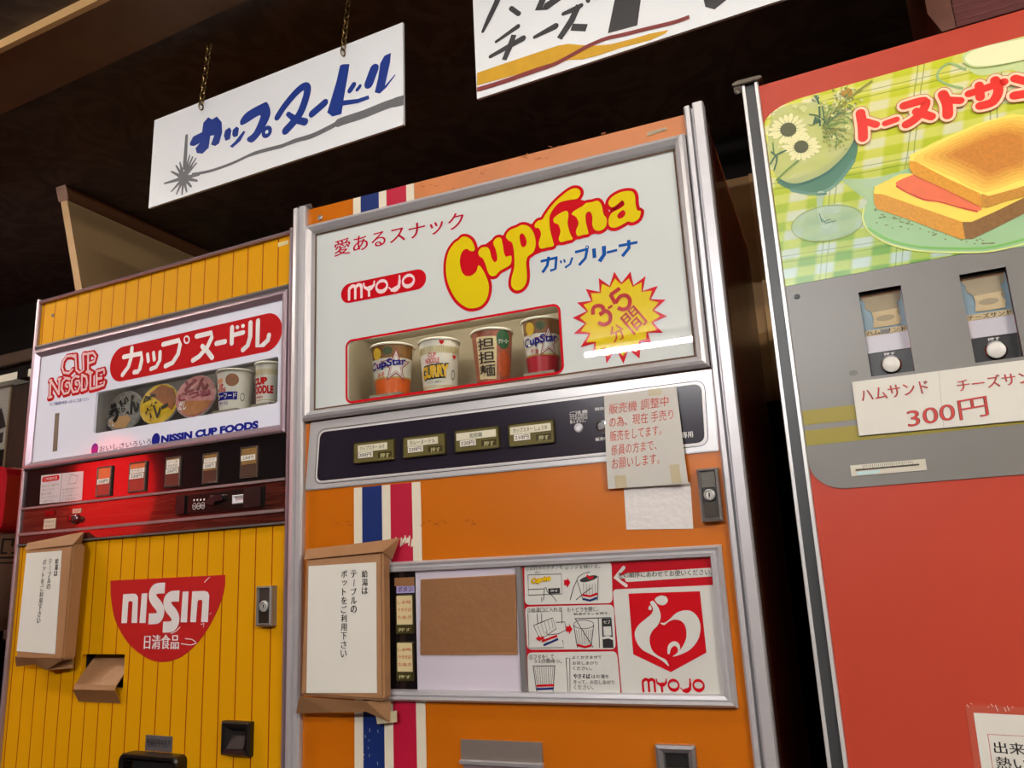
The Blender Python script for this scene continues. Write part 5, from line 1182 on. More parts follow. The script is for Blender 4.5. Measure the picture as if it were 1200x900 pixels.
def curry(d, R0, R1, H):
    z = (0, 0, 0); th = TH
    d.m(INKBLACK); cone_text(d, R0, R1, H, z, th, 'CURRY', -R1 * 1.12, R1 * .52, H * .255, H * .525, .16, .0008, .05); d.m(mat('curry yellow print', (226, 178, 20), .4)); cone_text(d, R0, R1, H, z, th, 'CURRY', -R1 * 1.1, R1 * .5, H * .28, H * .50, .07, .0016, .05)
    d.m(mat('rose print', (214, 90, 100), .4)); cone_text(d, R0, R1, H, z, th, 'NOODLE', -R1 * .8, R1 * .0, H * .55, H * .65, .03); cone_text(d, R0, R1, H, z, th, 'CUP', -R1 * .6, -R1 * .15, H * .66, H * .74, .03)
    d.m(INKBLACK); cone_text(d, R0, R1, H, z, th, 'ピリッと濃厚カレー', -R1 * .7, R1 * .25, H * .2, H * .24, .0)
    cone_poly(d, R0, R1, H, z, th, ellipse(R1 * .8, H * .35, R1 * .13, H * .09), .0006, [list(reversed(ellipse(R1 * .8, H * .35, R1 * .1, H * .07)))])
    d.m(GOLDP)
    for k_ in range(34): grid_patch(d, R0, R1, H, z, th, -R1 * 1.4 + R1 * .08 * k_, -R1 * 1.4 + R1 * .08 * k_ + R1 * .045, H * .76, H * .83, n=1)
    for h in (.74, .84, .12, .15): grid_patch(d, R0, R1, H, z, th, -R1 * 1.5, R1 * 1.4, H * h, H * (h + .012), n=12)
    d.m(INKRED2); cone_poly(d, R0, R1, H, z, th, [(R1 * .28, H * .95), (R1 * .0, H * .95), (R1 * .06, H * .9), (R1 * .14, H * .875), (R1 * .22, H * .9)], .001); cone_poly(d, R0, R1, H, z, th, [(R1 * 1.0, H * .70), (R1 * .72, H * .70), (R1 * .78, H * .65), (R1 * .86, H * .62), (R1 * .95, H * .65)], .001)
cup(C, 'noodle_cup', 'white noodle cup with yellow curry lettering, second in the orange machine window', 490.5, 539, 402, 497, 536.5, 476, -.055, [(1.0, CW)], curry, group='cup noodles in the orange machine window')
def tan_(d, R0, R1, H):
    z = (0, 0, 0); th = TH
    d.m(mat('cream char band', (226, 206, 160), .5)); cone_poly(d, R0, R1, H, z, th, [(-R1 * .92, H * .08), (R1 * .12, H * .06), (R1 * .18, H * .84), (-R1 * .92, H * .86)], .0006)
    d.m(mat('dark brown ink', (44, 22, 14), .5))
    for i, ch in enumerate('担担麺'): cone_text(d, R0, R1, H, z, th, ch, -R1 * .84, R1 * .06, H * (.60 - .245 * i), H * (.82 - .245 * i), .012, .0022)
    d.m(mat('dark green print', (36, 92, 56), .5, vary=.3, vscale=150)); cone_poly(d, R0, R1, H, z, th, ellipse(R1 * .56, H * .8, R1 * .40, H * .18), .0008)
    d.m(WHITEINK); cone_text(d, R0, R1, H, z, th, 'クリーミー', R1 * .26, R1 * .88, H * .70, H * .79, .03, .0014, .1)
    d.m(mat('soup print', (196, 84, 40), .5, vary=.6, vscale=200)); cone_poly(d, R0, R1, H, z, th, ellipse(R1 * .62, H * .34, R1 * .42, H * .25), .0008)
cup(C, 'noodle_cup', 'patterned red brown noodle cup with large dark kanji, third in the orange machine window', 547.5, 597, 391.5, 559, 599, 452.5, -.055, [(1.0, mat('red brown cup print', (170, 92, 66), .45, vary=.6, vscale=140))], tan_, group='cup noodles in the orange machine window')
cup(C, 'noodle_cup', 'white and crimson noodle cup with a red star, rightmost in the orange machine window', 607, 655, 378.5, 619, 656, 439, -.055, [(.30, SR), (1.0, CW)], star_cup((184, 30, 50), 'crimson cup print', '醤油'), group='cup noodles in the orange machine window')
# ------------------------------------------------------------------ red toast sandwich machine on the right
W3 = 0.90; S = FS
H3 = S.uv((893, 100))[1]
t3 = thing('sandwich_vending_machine', 'red toast sandwich vending machine with a backlit sandwich picture, at the right', 'vending machine', FS)
cabinet(S, W3, H3 - .004, .60, mat('dark red cabinet side', (120, 40, 30), .4), t3, u0=.004)
tl = S.uv((888.7, 98.7))[0]; vt = H3 + .004
EDGE = mat('white edge profile', (222, 222, 222), .35, metal=.3); GRV = mat('charcoal insert', (58, 60, 62), .4)
for a0, a1 in ((0, tl), (W3 - tl, W3)):
    k = (a1 - a0) * .2; b = B(EDGE); b.extr([(a0, -.01), (a0, .006), (a0 + .001, .008), (a0 + k, .008), (a0 + k, .003), (a1 - k, .003), (a1 - k, .008), (a1 - .001, .008), (a1, .006), (a1, -.01)], .06, vt); o = b.build('edge_trim', t3)
    b = B(GRV); b.box(a0 + k, a1 - k, .061, vt - .0005, .003, .0042); b.build('charcoal_insert', o)
b = B(mat('dull cap metal', (84, 76, 68), .35, metal=.7))
b.prism([(-.012, vt + .001), (tl + .006, vt + .001), (tl + .008, vt + .004), (tl + .006, vt + .007), (tl, vt + .008), (-.006, vt + .009), (-.014, vt + .006)], -.02, .013)
b.prism([(-.010, vt - .010), (-.002, vt - .010), (.0, vt + .0015), (-.012, vt + .0015)], -.008, .010); disc_out(b, -.006, vt - .008, .010, [(.006, 0), (.005, .003), (0, .004)]); b.build('corner_cap', t3, bevel=.001)
pl, pr_ = tl + .0004, W3 - tl - .0004
B(mat('kick plate', (60, 56, 52), .5)).box(pl, pr_, .06, .089, -.012, -.002).build('kick_plate', t3)
zp_ = .002
def emat(name, rgb, e=.34, alpha=1.0, **k):
    m = mat(name, rgb, .35, emit=e * .32, **k); nodes_of(m)[1].inputs['Alpha'].default_value = alpha; return m
# printed sandwich picture
q = lambda pts, wo=zp_: S.P(pts, wo)
pvb = (S.uv((920, 336.7), zp_)[1] + S.uv((1090, 303), zp_)[1]) / 2; pvt = (S.uv((1040, 86), zp_)[1] + S.uv((1200, 43), zp_)[1]) / 2
pu0 = tl + .001; pu1 = W3 - tl - .004
lc = q([(898, 146.7), (902.7, 137), (914.7, 126.7), (925, 120), (941, 115.3)])
rr_ = lc[4][0] - pu0
pic = [(pu0, pvb), (pu1, pvb)] + [(pu1 - rr_ * (1 - sin(a)), pvt - (pvt - lc[0][1]) * (1 - cos(a))) for a in [pi / 2 * (1 - i / 8) for i in range(9)]] + [(pu0 + rr_ * (1 - sin(a)), pvt - (pvt - lc[0][1]) * (1 - cos(a))) for a in [pi / 2 * i / 8 for i in range(9)]]
cm = mat('checked tablecloth print', (226, 226, 150), .25, emit=.09, coat=.1); nt, bs_ = nodes_of(cm)
tc = nt.nodes.new('ShaderNodeTexCoord'); mp = nt.nodes.new('ShaderNodeMapping'); nt.links.new(tc.outputs['Object'], mp.inputs[0]); mp.inputs['Rotation'].default_value = (0, radians(3), 0)
sx = nt.nodes.new('ShaderNodeSeparateXYZ'); nt.links.new(mp.outputs[0], sx.inputs[0])
def mth(op, a, bb=None, c=None):
    n_ = nt.nodes.new('ShaderNodeMath'); n_.operation = op
    for i, x in enumerate((a, bb, c)):
        if x is None: continue
        if isinstance(x, (int, float)): n_.inputs[i].default_value = x
        else: nt.links.new(x, n_.inputs[i])
    return n_.outputs[0]
nz = nt.nodes.new('ShaderNodeTexNoise'); nz.inputs['Scale'].default_value = 9; nt.links.new(tc.outputs['Object'], nz.inputs['Vector'])
wob = mth('MULTIPLY', mth('SUBTRACT', nz.outputs['Fac'], .5), .012)
# the cloth is photographed at a slant, so its warp leans and its weft rises a little
xs = mth('ADD', mth('ADD', sx.outputs['X'], mth('MULTIPLY', sx.outputs['Z'], -.30)), wob); zs = mth('ADD', sx.outputs['Z'], mth('MULTIPLY', sx.outputs['X'], .10))
def band(s, per, ph, soft=.10):
    f_ = mth('FRACT', mth('ADD', mth('DIVIDE', s, per), ph)); tri = mth('ABSOLUTE', mth('SUBTRACT', f_, .5))
    m_ = nt.nodes.new('ShaderNodeMapRange'); nt.links.new(tri, m_.inputs[0]); m_.inputs[1].default_value = .25 - soft / 2; m_.inputs[2].default_value = .25 + soft / 2; return m_.outputs[0]
def line(s, per, ph, w_):
    f_ = mth('FRACT', mth('ADD', mth('DIVIDE', s, per), ph)); return mth('LESS_THAN', mth('ABSOLUTE', mth('SUBTRACT', f_, .5)), w_)
bx_ = band(xs, .052, .15); bz_ = band(zs, .030, .35)
def mix(f_, a, bb):
    n_ = nt.nodes.new('ShaderNodeMix'); n_.data_type = 'RGBA'
    if isinstance(f_, float): n_.inputs[0].default_value = f_
    else: nt.links.new(f_, n_.inputs[0])
    for i, x in ((6, a), (7, bb)):
        if isinstance(x, tuple): n_.inputs[i].default_value = x
        else: nt.links.new(x, n_.inputs[i])
    return n_.outputs[2]
gr = nt.nodes.new('ShaderNodeMapRange'); nt.links.new(sx.outputs['Z'], gr.inputs[0]); gr.inputs[1].default_value = pvb + .02; gr.inputs[2].default_value = pvb + .20
pale = mix(gr.outputs[0], lin((176, 200, 190)), lin((222, 220, 168))); half = mix(gr.outputs[0], lin((158, 186, 74)), lin((214, 214, 96))); full = mix(gr.outputs[0], lin((98, 156, 42)), lin((196, 204, 48)))
c1 = mix(bx_, pale, half); c2 = mix(bx_, half, full); cc = mix(bz_, c1, c2)
ln = mth('MAXIMUM', line(xs, .104, .30, .008), line(xs, .104, .38, .008)); ln2 = mth('MAXIMUM', line(zs, .12, .48, .006), line(zs, .12, .56, .006)); ln = mth('MULTIPLY', mth('MAXIMUM', ln, ln2), .55)
cc = mix(ln, cc, lin((84, 116, 56))); nt.links.new(cc, bs_.inputs['Base Color']); nt.links.new(cc, bs_.inputs['Emission Color'])
b = B(cm); b.prism(pic, .0004, zp_); pic_o = b.build('picture_panel', t3, label='backlit photograph of a toast sandwich on a checked cloth')
L1, L2, L3, L4, L5 = [zp_ + .0004 * i for i in range(1, 6)]
b = B(); e = lambda pts: crop(pts, 890, 30, 2.9032)
def PL(pts, m, z, sm=0): b.m(m); pp_ = q(e(pts), z); b.poly(catmull(pp_, sm) if sm else pp_, z)
def ST(pts, w_, m, z, closed=False, sm=0): 
    b.m(m); pp_ = q(e(pts), z); b.stroke(catmull(pp_, sm, closed) if sm else pp_, w_ * pw3, z, closed)
pw3 = px_size(S, (1040, 200), zp_) / 2.9032
# cup and saucer at the top right
PL([(690, 112), (705, 90), (760, 72), (860, 48), (960, 34), (980, 120), (900, 175), (860, 150), (760, 170), (712, 150)], emat('pale mint print', (198, 214, 150)), L1, 4)
PL([(700, 112), (722, 88), (800, 64), (960, 40), (960, 100), (860, 124), (760, 138), (716, 132)], emat('pale cream print', (236, 234, 186), .4), L2, 4)
ST([(694, 128), (730, 144), (800, 138), (900, 118)], 5, emat('olive line print', (140, 158, 84)), L3, False, 4)
ST([(700, 150), (650, 128), (614, 150), (606, 178), (640, 200), (690, 212)], 9, emat('sage print', (150, 180, 116)), L2, False, 5)
PL([(720, 205), (800, 185), (900, 160), (960, 160), (960, 230), (860, 262), (760, 262)], emat('pale mint print', (198, 214, 150)), L1, 4)
# glass bowl of flowers
PL([(60, 530), (110, 560), (170, 570), (230, 555), (285, 515), (320, 470), (334, 420), (325, 390), (290, 420), (220, 480), (140, 515)], emat('teal glass print', (70, 128, 110), .3, .8), L1, 4)
PL([(62, 520), (30, 440), (34, 340), (70, 280), (150, 262), (240, 270), (310, 300), (328, 370), (300, 430), (240, 490), (170, 525), (110, 538)], emat('pale olive glass print', (206, 212, 140), .3, .62), L2, 4)
ST([(62, 520), (110, 540), (170, 528), (240, 492), (300, 432), (328, 380)], 7, emat('dark teal line print', (58, 108, 92)), L3, False, 4)
ST([(110, 560), (190, 572), (260, 540), (320, 460)], 14, emat('soft teal print', (110, 164, 150), .3, .6), L2, False, 4)
PL([(196, 570), (222, 568), (214, 610), (220, 655), (248, 668), (232, 690), (210, 684), (198, 640)], emat('pale glass stem print', (196, 218, 196), .3, .6), L2, 3)
ST([(196, 574), (226, 572)], 8, emat('dark teal line print', (58, 108, 92)), L3)
b.m(emat('pale aqua foot print', (186, 214, 196), .3, .50)); b.poly(q(e(ellipse(232, 672, 124, 58, 32, -.16)), L1), L1)
ST(ellipse(232, 672, 124, 60, 40, -.16), 4, emat('olive line print', (140, 158, 84)), L2, True)
ST([(204, 640), (212, 668), (240, 660)], 4, emat('dark teal line print', (58, 108, 92)), L3); ST([(208, 655), (226, 672), (258, 664)], 4, emat('dark teal line print', (58, 108, 92)), L3)
rs = random.Random(11)
for cx, cy, R_, rx in ((98, 354, 74, 28), (142, 412, 70, 25)):
    for k in range(18):
        a = 2 * pi * k / 18; b.m(emat('daisy petal print', (226, 222, 166), .36)); z = L3 + .00008 * (k % 3)
        P0 = [(cx + cos(a) * rx * .8, cy + sin(a) * rx * .7)]; tip = (cx + cos(a) * R_ * rs.uniform(.78, 1), cy + sin(a) * R_ * .8 * rs.uniform(.78, 1)); nx, ny = -sin(a) * 8, cos(a) * 7
        mid = ((P0[0][0] + tip[0] * 2) / 3, (P0[0][1] + tip[1] * 2) / 3); b.poly(q(e(catmull([P0[0], (mid[0] + nx, mid[1] + ny), tip, (mid[0] - nx, mid[1] - ny)], 3)), z), z)
    b.m(emat('daisy eye print', (84, 88, 52), .3, vary=.3, vscale=300)); b.poly(q(e(ellipse(cx, cy, rx, rx * .85, 20, -.2)), L4), L4)
DG = emat('dark green stem print', (48, 92, 66), .3); MG = emat('leaf print', (96, 130, 56), .3); OG = emat('olive leaf print', (138, 138, 60), .3)
for pts, w_, m in (([(206, 340), (204, 280), (200, 258)], 7, DG), ([(222, 330), (214, 275)], 5, DG), ([(170, 302), (196, 306), (220, 322)], 5, DG), ([(215, 350), (250, 300), (300, 250), (380, 190)], 9, OG), ([(225, 345), (262, 330), (300, 330)], 5, MG), ([(230, 335), (258, 365), (262, 410)], 5, MG), ([(262, 290), (300, 300), (330, 280)], 4, MG),
                   ([(38, 470), (58, 440), (90, 425)], 7, DG), ([(40, 430), (60, 450), (50, 490)], 6, DG), ([(60, 525), (95, 490), (132, 460)], 8, MG), ([(45, 400), (50, 440)], 6, MG)): ST(pts, w_, m, L4, False, 3)
for cx, cy, s_ in ((198, 252, 20), (180, 328, 24)):
    for k in range(6): a = rs.uniform(0, 6.28); PL([(cx, cy + s_ * .5), (cx + cos(a) * s_ * 1.1, cy + sin(a) * s_ * .7 - 4), (cx + cos(a + .5) * s_, cy + sin(a + .5) * s_ * .6 - 4)], DG, L4 + .0001 * k)
for k in range(70):
    cx = rs.gauss(290, 46); cy = 250 - (cx - 290) * .35 + rs.gauss(0, 34); s_ = rs.uniform(2, 6)
    if cx > 395 or cy < 205 + max(0, 340 - cx) * .12: continue
    b.m(rs.choice((OG, MG, emat('pale bud print', (206, 208, 138), .36), emat('pale bud print', (206, 208, 138), .36)))); b.poly(q(e(ellipse(cx, cy, s_, s_ * .8, 8)), L4 + .0002), L4 + .0002)
for k in range(22):
    a = radians(rs.uniform(-75, 20)); ln_ = rs.uniform(60, 150); x0_, y0_ = 222 + rs.uniform(-8, 8), 345 + rs.uniform(-10, 10)
    if k % 4 == 0: a = radians(rs.uniform(20, 80)); ln_ = rs.uniform(40, 90)
    P1_ = (x0_ + cos(a) * ln_ * .55 + rs.uniform(-8, 8), y0_ + sin(a) * ln_ * .6); P2_ = (min(388, x0_ + cos(a) * ln_), max(206 + max(0, 330 - x0_ - cos(a) * ln_) * .16, y0_ + sin(a) * ln_))
    m_k = rs.choice((MG, OG, DG)); z = L4 + .0001; b.m(m_k); pp_ = q(e([(x0_, y0_), P1_, P2_]), z); b.stroke(catmull(pp_, 3, False), [3.2 * pw3, 1.4 * pw3], z)
    for t_ in (.35, .55, .75, .95):
        lx_, ly_ = x0_ + (P2_[0] - x0_) * t_, y0_ + (P2_[1] - y0_) * t_; da_ = a + rs.choice((-.9, .9)); ll_ = rs.uniform(8, 16)
        b.m(rs.choice((MG, OG, m_k))); b.poly(q(e([(lx_, ly_), (lx_ + cos(da_ + .3) * ll_ * .5, ly_ + sin(da_ + .3) * ll_ * .5), (lx_ + cos(da_) * ll_, ly_ + sin(da_) * ll_), (lx_ + cos(da_ - .3) * ll_ * .5, ly_ + sin(da_ - .3) * ll_ * .5)]), z), z)
for cx, cy, s_ in ((150, 282, 16), (258, 268, 13), (120, 275, 10), (250, 385, 14), (300, 345, 12)):
    b.m(emat('pale bud print', (206, 208, 138), .36)); b.poly(q(e(catmull([(cx + cos(t_) * s_ * rs.uniform(.6, 1.1), cy + sin(t_) * s_ * rs.uniform(.5, .9)) for t_ in [2 * pi * i_ / 9 for i_ in range(9)]], 2)), L4), L4)
for k in range(26):
    cx = rs.uniform(210, 300); cy = rs.uniform(350, 420); b.m(rs.choice((OG, MG))); b.poly(q(e(ellipse(cx, cy, rs.uniform(2, 5), rs.uniform(2, 5), 8)), L4 + .0002), L4 + .0002)
PL([(284, 216), (310, 214), (316, 236), (296, 244), (278, 234)], emat('amber flower print', (176, 132, 36), .3), L4, 3)
# napkin, plate
PL([(272, 522), (390, 520), (500, 490), (430, 640), (370, 600)], emat('pale aqua napkin print', (184, 216, 180), .3, .6), L1)
PL([(356, 622), (352, 660), (372, 700), (440, 740), (540, 764), (680, 770), (800, 764), (960, 724), (960, 560), (760, 480), (520, 480), (400, 560)], emat('mint plate print', (160, 200, 150), .34, .9), L2, 4)
ST([(356, 620), (352, 660), (374, 702), (440, 742), (540, 766), (680, 772), (800, 766), (960, 726)], 6, emat('pale plate rim print', (212, 222, 130), .36), L3, False, 4)
ST([(372, 690), (440, 728), (540, 752), (680, 758), (800, 752), (960, 710)], 9, emat('green plate edge print', (120, 186, 92), .3), L3, False, 4)
for k in range(60):
    cx = rs.uniform(380, 800); cy = 640 + (cx - 380) * .28 + rs.gauss(0, 12); cy = min(cy, 745 - abs(cx - 640) * .03)
    b.m(emat('plate flower print', (116, 128, 74), .3)); b.poly(q(e(ellipse(cx, cy, rs.uniform(2, 7), rs.uniform(1.5, 3), 8)), L3 + .0002), L3 + .0002)
# bread and ham
PL([(388, 572), (392, 548), (480, 505), (560, 500), (760, 600), (960, 560), (960, 586), (760, 650), (720, 690), (690, 668)], emat('buttered bread print', (246, 214, 84), .4, vary=.10, vscale=40), L3)
PL([(388, 572), (420, 574), (540, 616), (690, 668), (712, 700), (704, 726), (680, 726), (640, 710), (520, 664), (400, 624), (390, 606)], emat('lower crust print', (216, 150, 40), .32, vary=.34, vscale=260), L4)
PL([(690, 668), (722, 668), (800, 634), (960, 556), (960, 610), (800, 690), (724, 726), (700, 726)], emat('shaded crust print', (138, 96, 40), .26, vary=.45, vscale=220), L4)
PL([(464, 540), (480, 524), (540, 505), (600, 520), (700, 580), (756, 622), (730, 630), (680, 614), (610, 594), (560, 590), (500, 562)], emat('ham print', (232, 112, 70), .36, vary=.12, vscale=40), L5 - .00022, 3)
ST([(466, 546), (500, 566), (560, 592), (610, 598), (680, 618), (740, 632)], 6, emat('ham rind print', (206, 66, 48), .34), L5 - .00006, False, 3)
PL([(510, 460), (512, 440), (600, 395), (740, 335), (860, 300), (900, 304), (960, 330), (960, 540), (880, 560), (770, 590), (748, 570), (640, 520)], emat('toast rim print', (252, 220, 98), .48, vary=.08, vscale=30), L5)
face = catmull([(528, 452), (610, 404), (742, 344), (858, 311), (925, 318), (975, 338), (1040, 420), (960, 506), (880, 530), (768, 568), (690, 532), (605, 492)], 4)
cx_, cy_ = 800, 428
for k in range(7):
    f_ = 1 - k * .095; c_ = [int(a_ + (d_ - a_) * min(1, k / 5.0)) for a_, d_ in zip((248, 204, 84), (208, 132, 42))]
    z = L5 + .0002 + .00005 * k; b.m(emat('toast tone %d print' % k, tuple(c_), .42 - .02 * k, vary=.10 + .035 * k, vscale=210 + 20 * k))
    rs2 = random.Random(k); b.poly(q(e([(min(965, cx_ + (x - cx_) * f_ * rs2.uniform(.975, 1.02)), cy_ + (y - cy_) * f_ * rs2.uniform(.97, 1.02)) for x, y in face]), z), z)
PL([(510, 460), (530, 462), (640, 520), (748, 570), (760, 590), (756, 616), (738, 610), (640, 560), (530, 510), (512, 492)], emat('upper crust print', (226, 156, 36), .34, vary=.30, vscale=260), L5 + .0007)
PL([(756, 572), (780, 580), (880, 552), (960, 524), (960, 566), (840, 596), (776, 618), (754, 616)], emat('upper crust side print', (202, 140, 42), .30, vary=.4, vscale=240), L5 + .0007)
b.build('picture_print', pic_o, label='printed glass bowl of daisies, plate and toasted ham sandwich')
# rounded katakana title
KT = [([(625, 398), (632, 440), (634, 484)], 38), ([(646, 428), (680, 438)], 30), ([(712, 434), (752, 420)], 25), ([(778, 372), (850, 354), (846, 385), (815, 420), (786, 438)], 34), ([(822, 392), (874, 410)], 34), ([(915, 332), (930, 365), (932, 404)], 38), ([(938, 352), (976, 354)], 30),
      ([(1006, 330), (1130, 288)], 30), ([(1042, 300), (1046, 342)], 32), ([(1098, 282), (1110, 318), (1090, 358), (1046, 372)], 34), ([(1168, 276), (1206, 286)], 32), ([(1166, 336), (1240, 318), (1282, 262)], 34), ([(1320, 236), (1330, 280), (1332, 312)], 38), ([(1342, 262), (1378, 262)], 30), ([(1352, 226), (1356, 236)], 16), ([(1376, 218), (1380, 228)], 16)]
tp = lambda pts, z: S.P(crop(pts, 800, 0, 3.0), z); pw4 = px_size(S, (1060, 130), zp_) / 3
b = B(); TZ = L5 + .0010
for dw, m, z in ((26, emat('dark rose line', (176, 70, 60), .25), TZ), (21, emat('pale peach halo print', (246, 206, 170), .4), TZ + .00025), (0, emat('scarlet title print', (228, 44, 32), .30), TZ + .0005)):
    b.m(m)
    for pts, w_ in KT: pp_ = tp(pts, z); b.stroke(catmull(pp_, 4, False) if len(pp_) > 2 else pp_, (w_ + dw) * pw4, z)
b.build('title_lettering', pic_o, label='scarlet rounded katakana with a pale halo')
# grey selection panel
gvb = (S.uv((1000, 571.6), .002)[1] + S.uv((1200, 555.5), .002)[1]) / 2; gv = S.uv((946, 543), .002)[1]; gu = S.uv((992, 572), .002)[0]
g0, g1 = pl, pr_; rg = gu - g0; rv = gv - gvb
gp = [(g0, pvb - .0005)] + [(g0 + rg * (1 - cos(a)), gvb + rv * (1 - sin(a))) for a in [pi / 2 * i / 8 for i in range(9)]] + [(g1 - rg * (1 - cos(a)), gvb + rv * (1 - sin(a))) for a in [pi / 2 * (1 - i / 8) for i in range(9)]] + [(g1, pvb - .0005)]
zg = .002
def upright(pts):
    p = S.P(pts, zg); return ((p[0][0] + p[3][0]) / 2, (p[1][0] + p[2][0]) / 2, (p[2][1] + p[3][1]) / 2, (p[0][1] + p[1][1]) / 2)
w1_ = upright([(1006, 342.7), (1056, 334), (1071.7, 435), (1020.7, 441)]); w2_ = upright([(1124, 321.7), (1179.3, 312.7), (1196, 417.5), (1142.7, 425)])
dw_ = (w2_[0] - w1_[0]); w2_ = (w2_[0], w2_[0] + (w1_[1] - w1_[0]), w1_[2], w1_[3]); 
b = B(RED); b.prism([(pl, .09), (pr_, .09), (pr_, H3), (pl, H3)], -.012, 0, [[(r[0], r[2]), (r[0], r[3]), (r[1], r[3]), (r[1], r[2])] for r in (w1_, w2_)]); b.build('front_panel', t3)
b = B(GREYP); b.prism(gp, .0003, zg, [[(r[0], r[2]), (r[0], r[3]), (r[1], r[3]), (r[1], r[2])] for r in (w1_, w2_)]); gpn = b.build('grey_panel', t3)
b = B(mat('mustard stripe', (150, 136, 14), .4))
for ya, yb_ in (((939.3, 481.7), (941.7, 498.6)), ((943.3, 505), (944.5, 522.6))):
    v1_, v0_ = S.uv(ya, zg)[1], S.uv(yb_, zg)[1]; b.box(g0 + .0005, g1 - .0005, v0_, v1_, zg, zg + .0004)
b.build('mustard_stripes', gpn)
AQ = mat('pale aqua insert', (122, 150, 164), .4, vary=.1); MASK = mat('masking tape', (196, 178, 140), .65, vary=.12, vscale=30, bump=.15, bscale=60); MASKD = mat('greyed tape', (160, 148, 122), .65, vary=.12, vscale=30)
for i, (r, nm) in enumerate(((w1_, 'ハム  サンド'), (w2_, 'チーズサンド'))):
    u0, u1, v0, v1 = r; ww = u1 - u0; hh = v1 - v0; d_ = -.0008
    b = B(GREYP); b.ring(quadr(r), [(0, zg), (0, -.0125)]); b.m(BLACK).box(u0, u1, v0, v0 + hh * .285, -.0130, -0.0106); b.m(mat('pale lilac plate', (196, 194, 204), .35)).box(u0, u1, v0 + hh * .29, v0 + hh * .50, -.0130, -0.0108); b.m(AQ).box(u0, u1, v0 + hh * .505, v1, -.0130, -0.0114)
    wb = b.build('selection_window', t3)
    b = B(MASKD); tw_ = lambda x, y: (u0 + ww * x, v0 + hh * y)
    b.m(mat('rust tape', (150, 112, 78), .65)).poly([tw_(.02, .985), tw_(.98, .985), tw_(.95, .93), tw_(.05, .94)], -0.0108)
    b.m(MASKD).poly([tw_(.03, .95), tw_(.97, .95), tw_(.95, .88), tw_(.84, .83), tw_(.90, .76), tw_(.88, .70), tw_(.26, .70), tw_(.22, .78), tw_(.10, .82), tw_(.12, .88)], -0.0104)
    b.m(MASK).poly([tw_(.25, .76), tw_(.84, .77), tw_(.82, .72), tw_(.90, .66), tw_(.86, .58), tw_(.50, .575), tw_(.22, .58), tw_(.26, .68)], -0.0100)
    b.m(MASKD).poly(ellipse(u0 + ww * .54, v0 + hh * .675, ww * .22, hh * .035), -0.0097)
    b.build('masking_tape', wb)
    b = B(MASK); b.box(u0 + .001, u1 - .001, v0 + hh * .49, v0 + hh * .555, -0.0108, -0.0102); b.m(INKBLACK).tbox(nm, (u0 + ww * .04, v0 + hh * .497), (u1 - ww * .03, v0 + hh * .548), -0.0098, .02)
    if i == 0: b.m(INKGREY).box(u0 + ww * .37, u0 + ww * .58, v0 + hh * .50, v0 + hh * .545, -0.0102, -0.0095)
    b.build('name_label', wb)
    cu2, cv2, rr2 = u0 + ww * .5, v0 + hh * .125, ww * .215
    b = B(CHROME); disc_out(b, cu2, cv2, -0.0106, [(rr2 * 1.1, 0), (rr2 * 1.1, .003), (rr2 * .98, .0045), (rr2 * .95, .003)], 32); b.m(mat('white push button', (226, 224, 218), .3)); disc_out(b, cu2, cv2, -0.0106, [(rr2 * .95, .002), (rr2 * .93, .0045), (rr2 * .8, .0055), (0, .0058)], 32); b.build('push_button', wb, smooth=True)
    b = B(WHITEINK); b.tbox('押す', (cu2 - ww * .13, v0 + hh * .236), (cu2 + ww * .13, v0 + hh * .270), -0.0102, .02); b.build('lettering', wb)
b = B(mat('dark rivet', (50, 56, 66), .4)); 
for p in ((934, 347.5),): c = S.uv(p, zg); disc_out(b, c[0], c[1], zg, [(.0042, 0), (.0035, .0018), (0, .002)], 12)
b.build('rivet', t3)
b = B(mat('grey stain', (108, 106, 102), .5)); c = S.uv((1000, 437), zg); b.poly(ellipse(c[0], c[1], .006, .004), zg + .0003); b.build('rubber_plug', t3)
sq_ = S.P([(996, 544), (1084, 536.7), (1085.5, 551.7), (998.3, 560)], zg); u0, u1, v0, v1 = bbox(sq_); v0 += .002; v1 -= .002
b = B(mat('ivory scale plate', (206, 200, 182), .35, metal=.2)); b.box(u0, u1, v0, v1, zg, zg + .0015); b.m(mat('slot shade', (74, 66, 54), .5)).poly(rrect(u0 + .006, u1 - .008, v0 + (v1 - v0) * .46, v0 + (v1 - v0) * .62, .0012), zg + .0019)
b.m(INKBLACK)
for i in range(26):
    uu = u0 + .016 + i * (u1 - u0 - .03) / 26; b.box(uu, uu + .0005, v1 - .0045 - (.002 if i % 5 == 0 else 0), v1 - .001, zg + .0015, zg + .0018)
b.m(mat('pale aqua painted glint', (190, 222, 224), .3)).poly([(u0 + .007, v0 + .001), (u0 + .034, v0 + .001), (u0 + .038, v0 + .0055), (u0 + .007, v0 + .0055)], zg + .0019); b.build('scale_plate', t3)  # pale corner patch is a glint painted on the plate
b = B(mat('red scuffs', (160, 58, 44), .5)); rs = random.Random(5)
for x, y in ((1003, 785), (1006, 792), (1001, 780), (978, 626)): p = S.uv((x, y), .0006); b.stroke([p, (p[0] + .002, p[1] - .004)], .0009, .0006)
b.build('scuff_marks', t3)

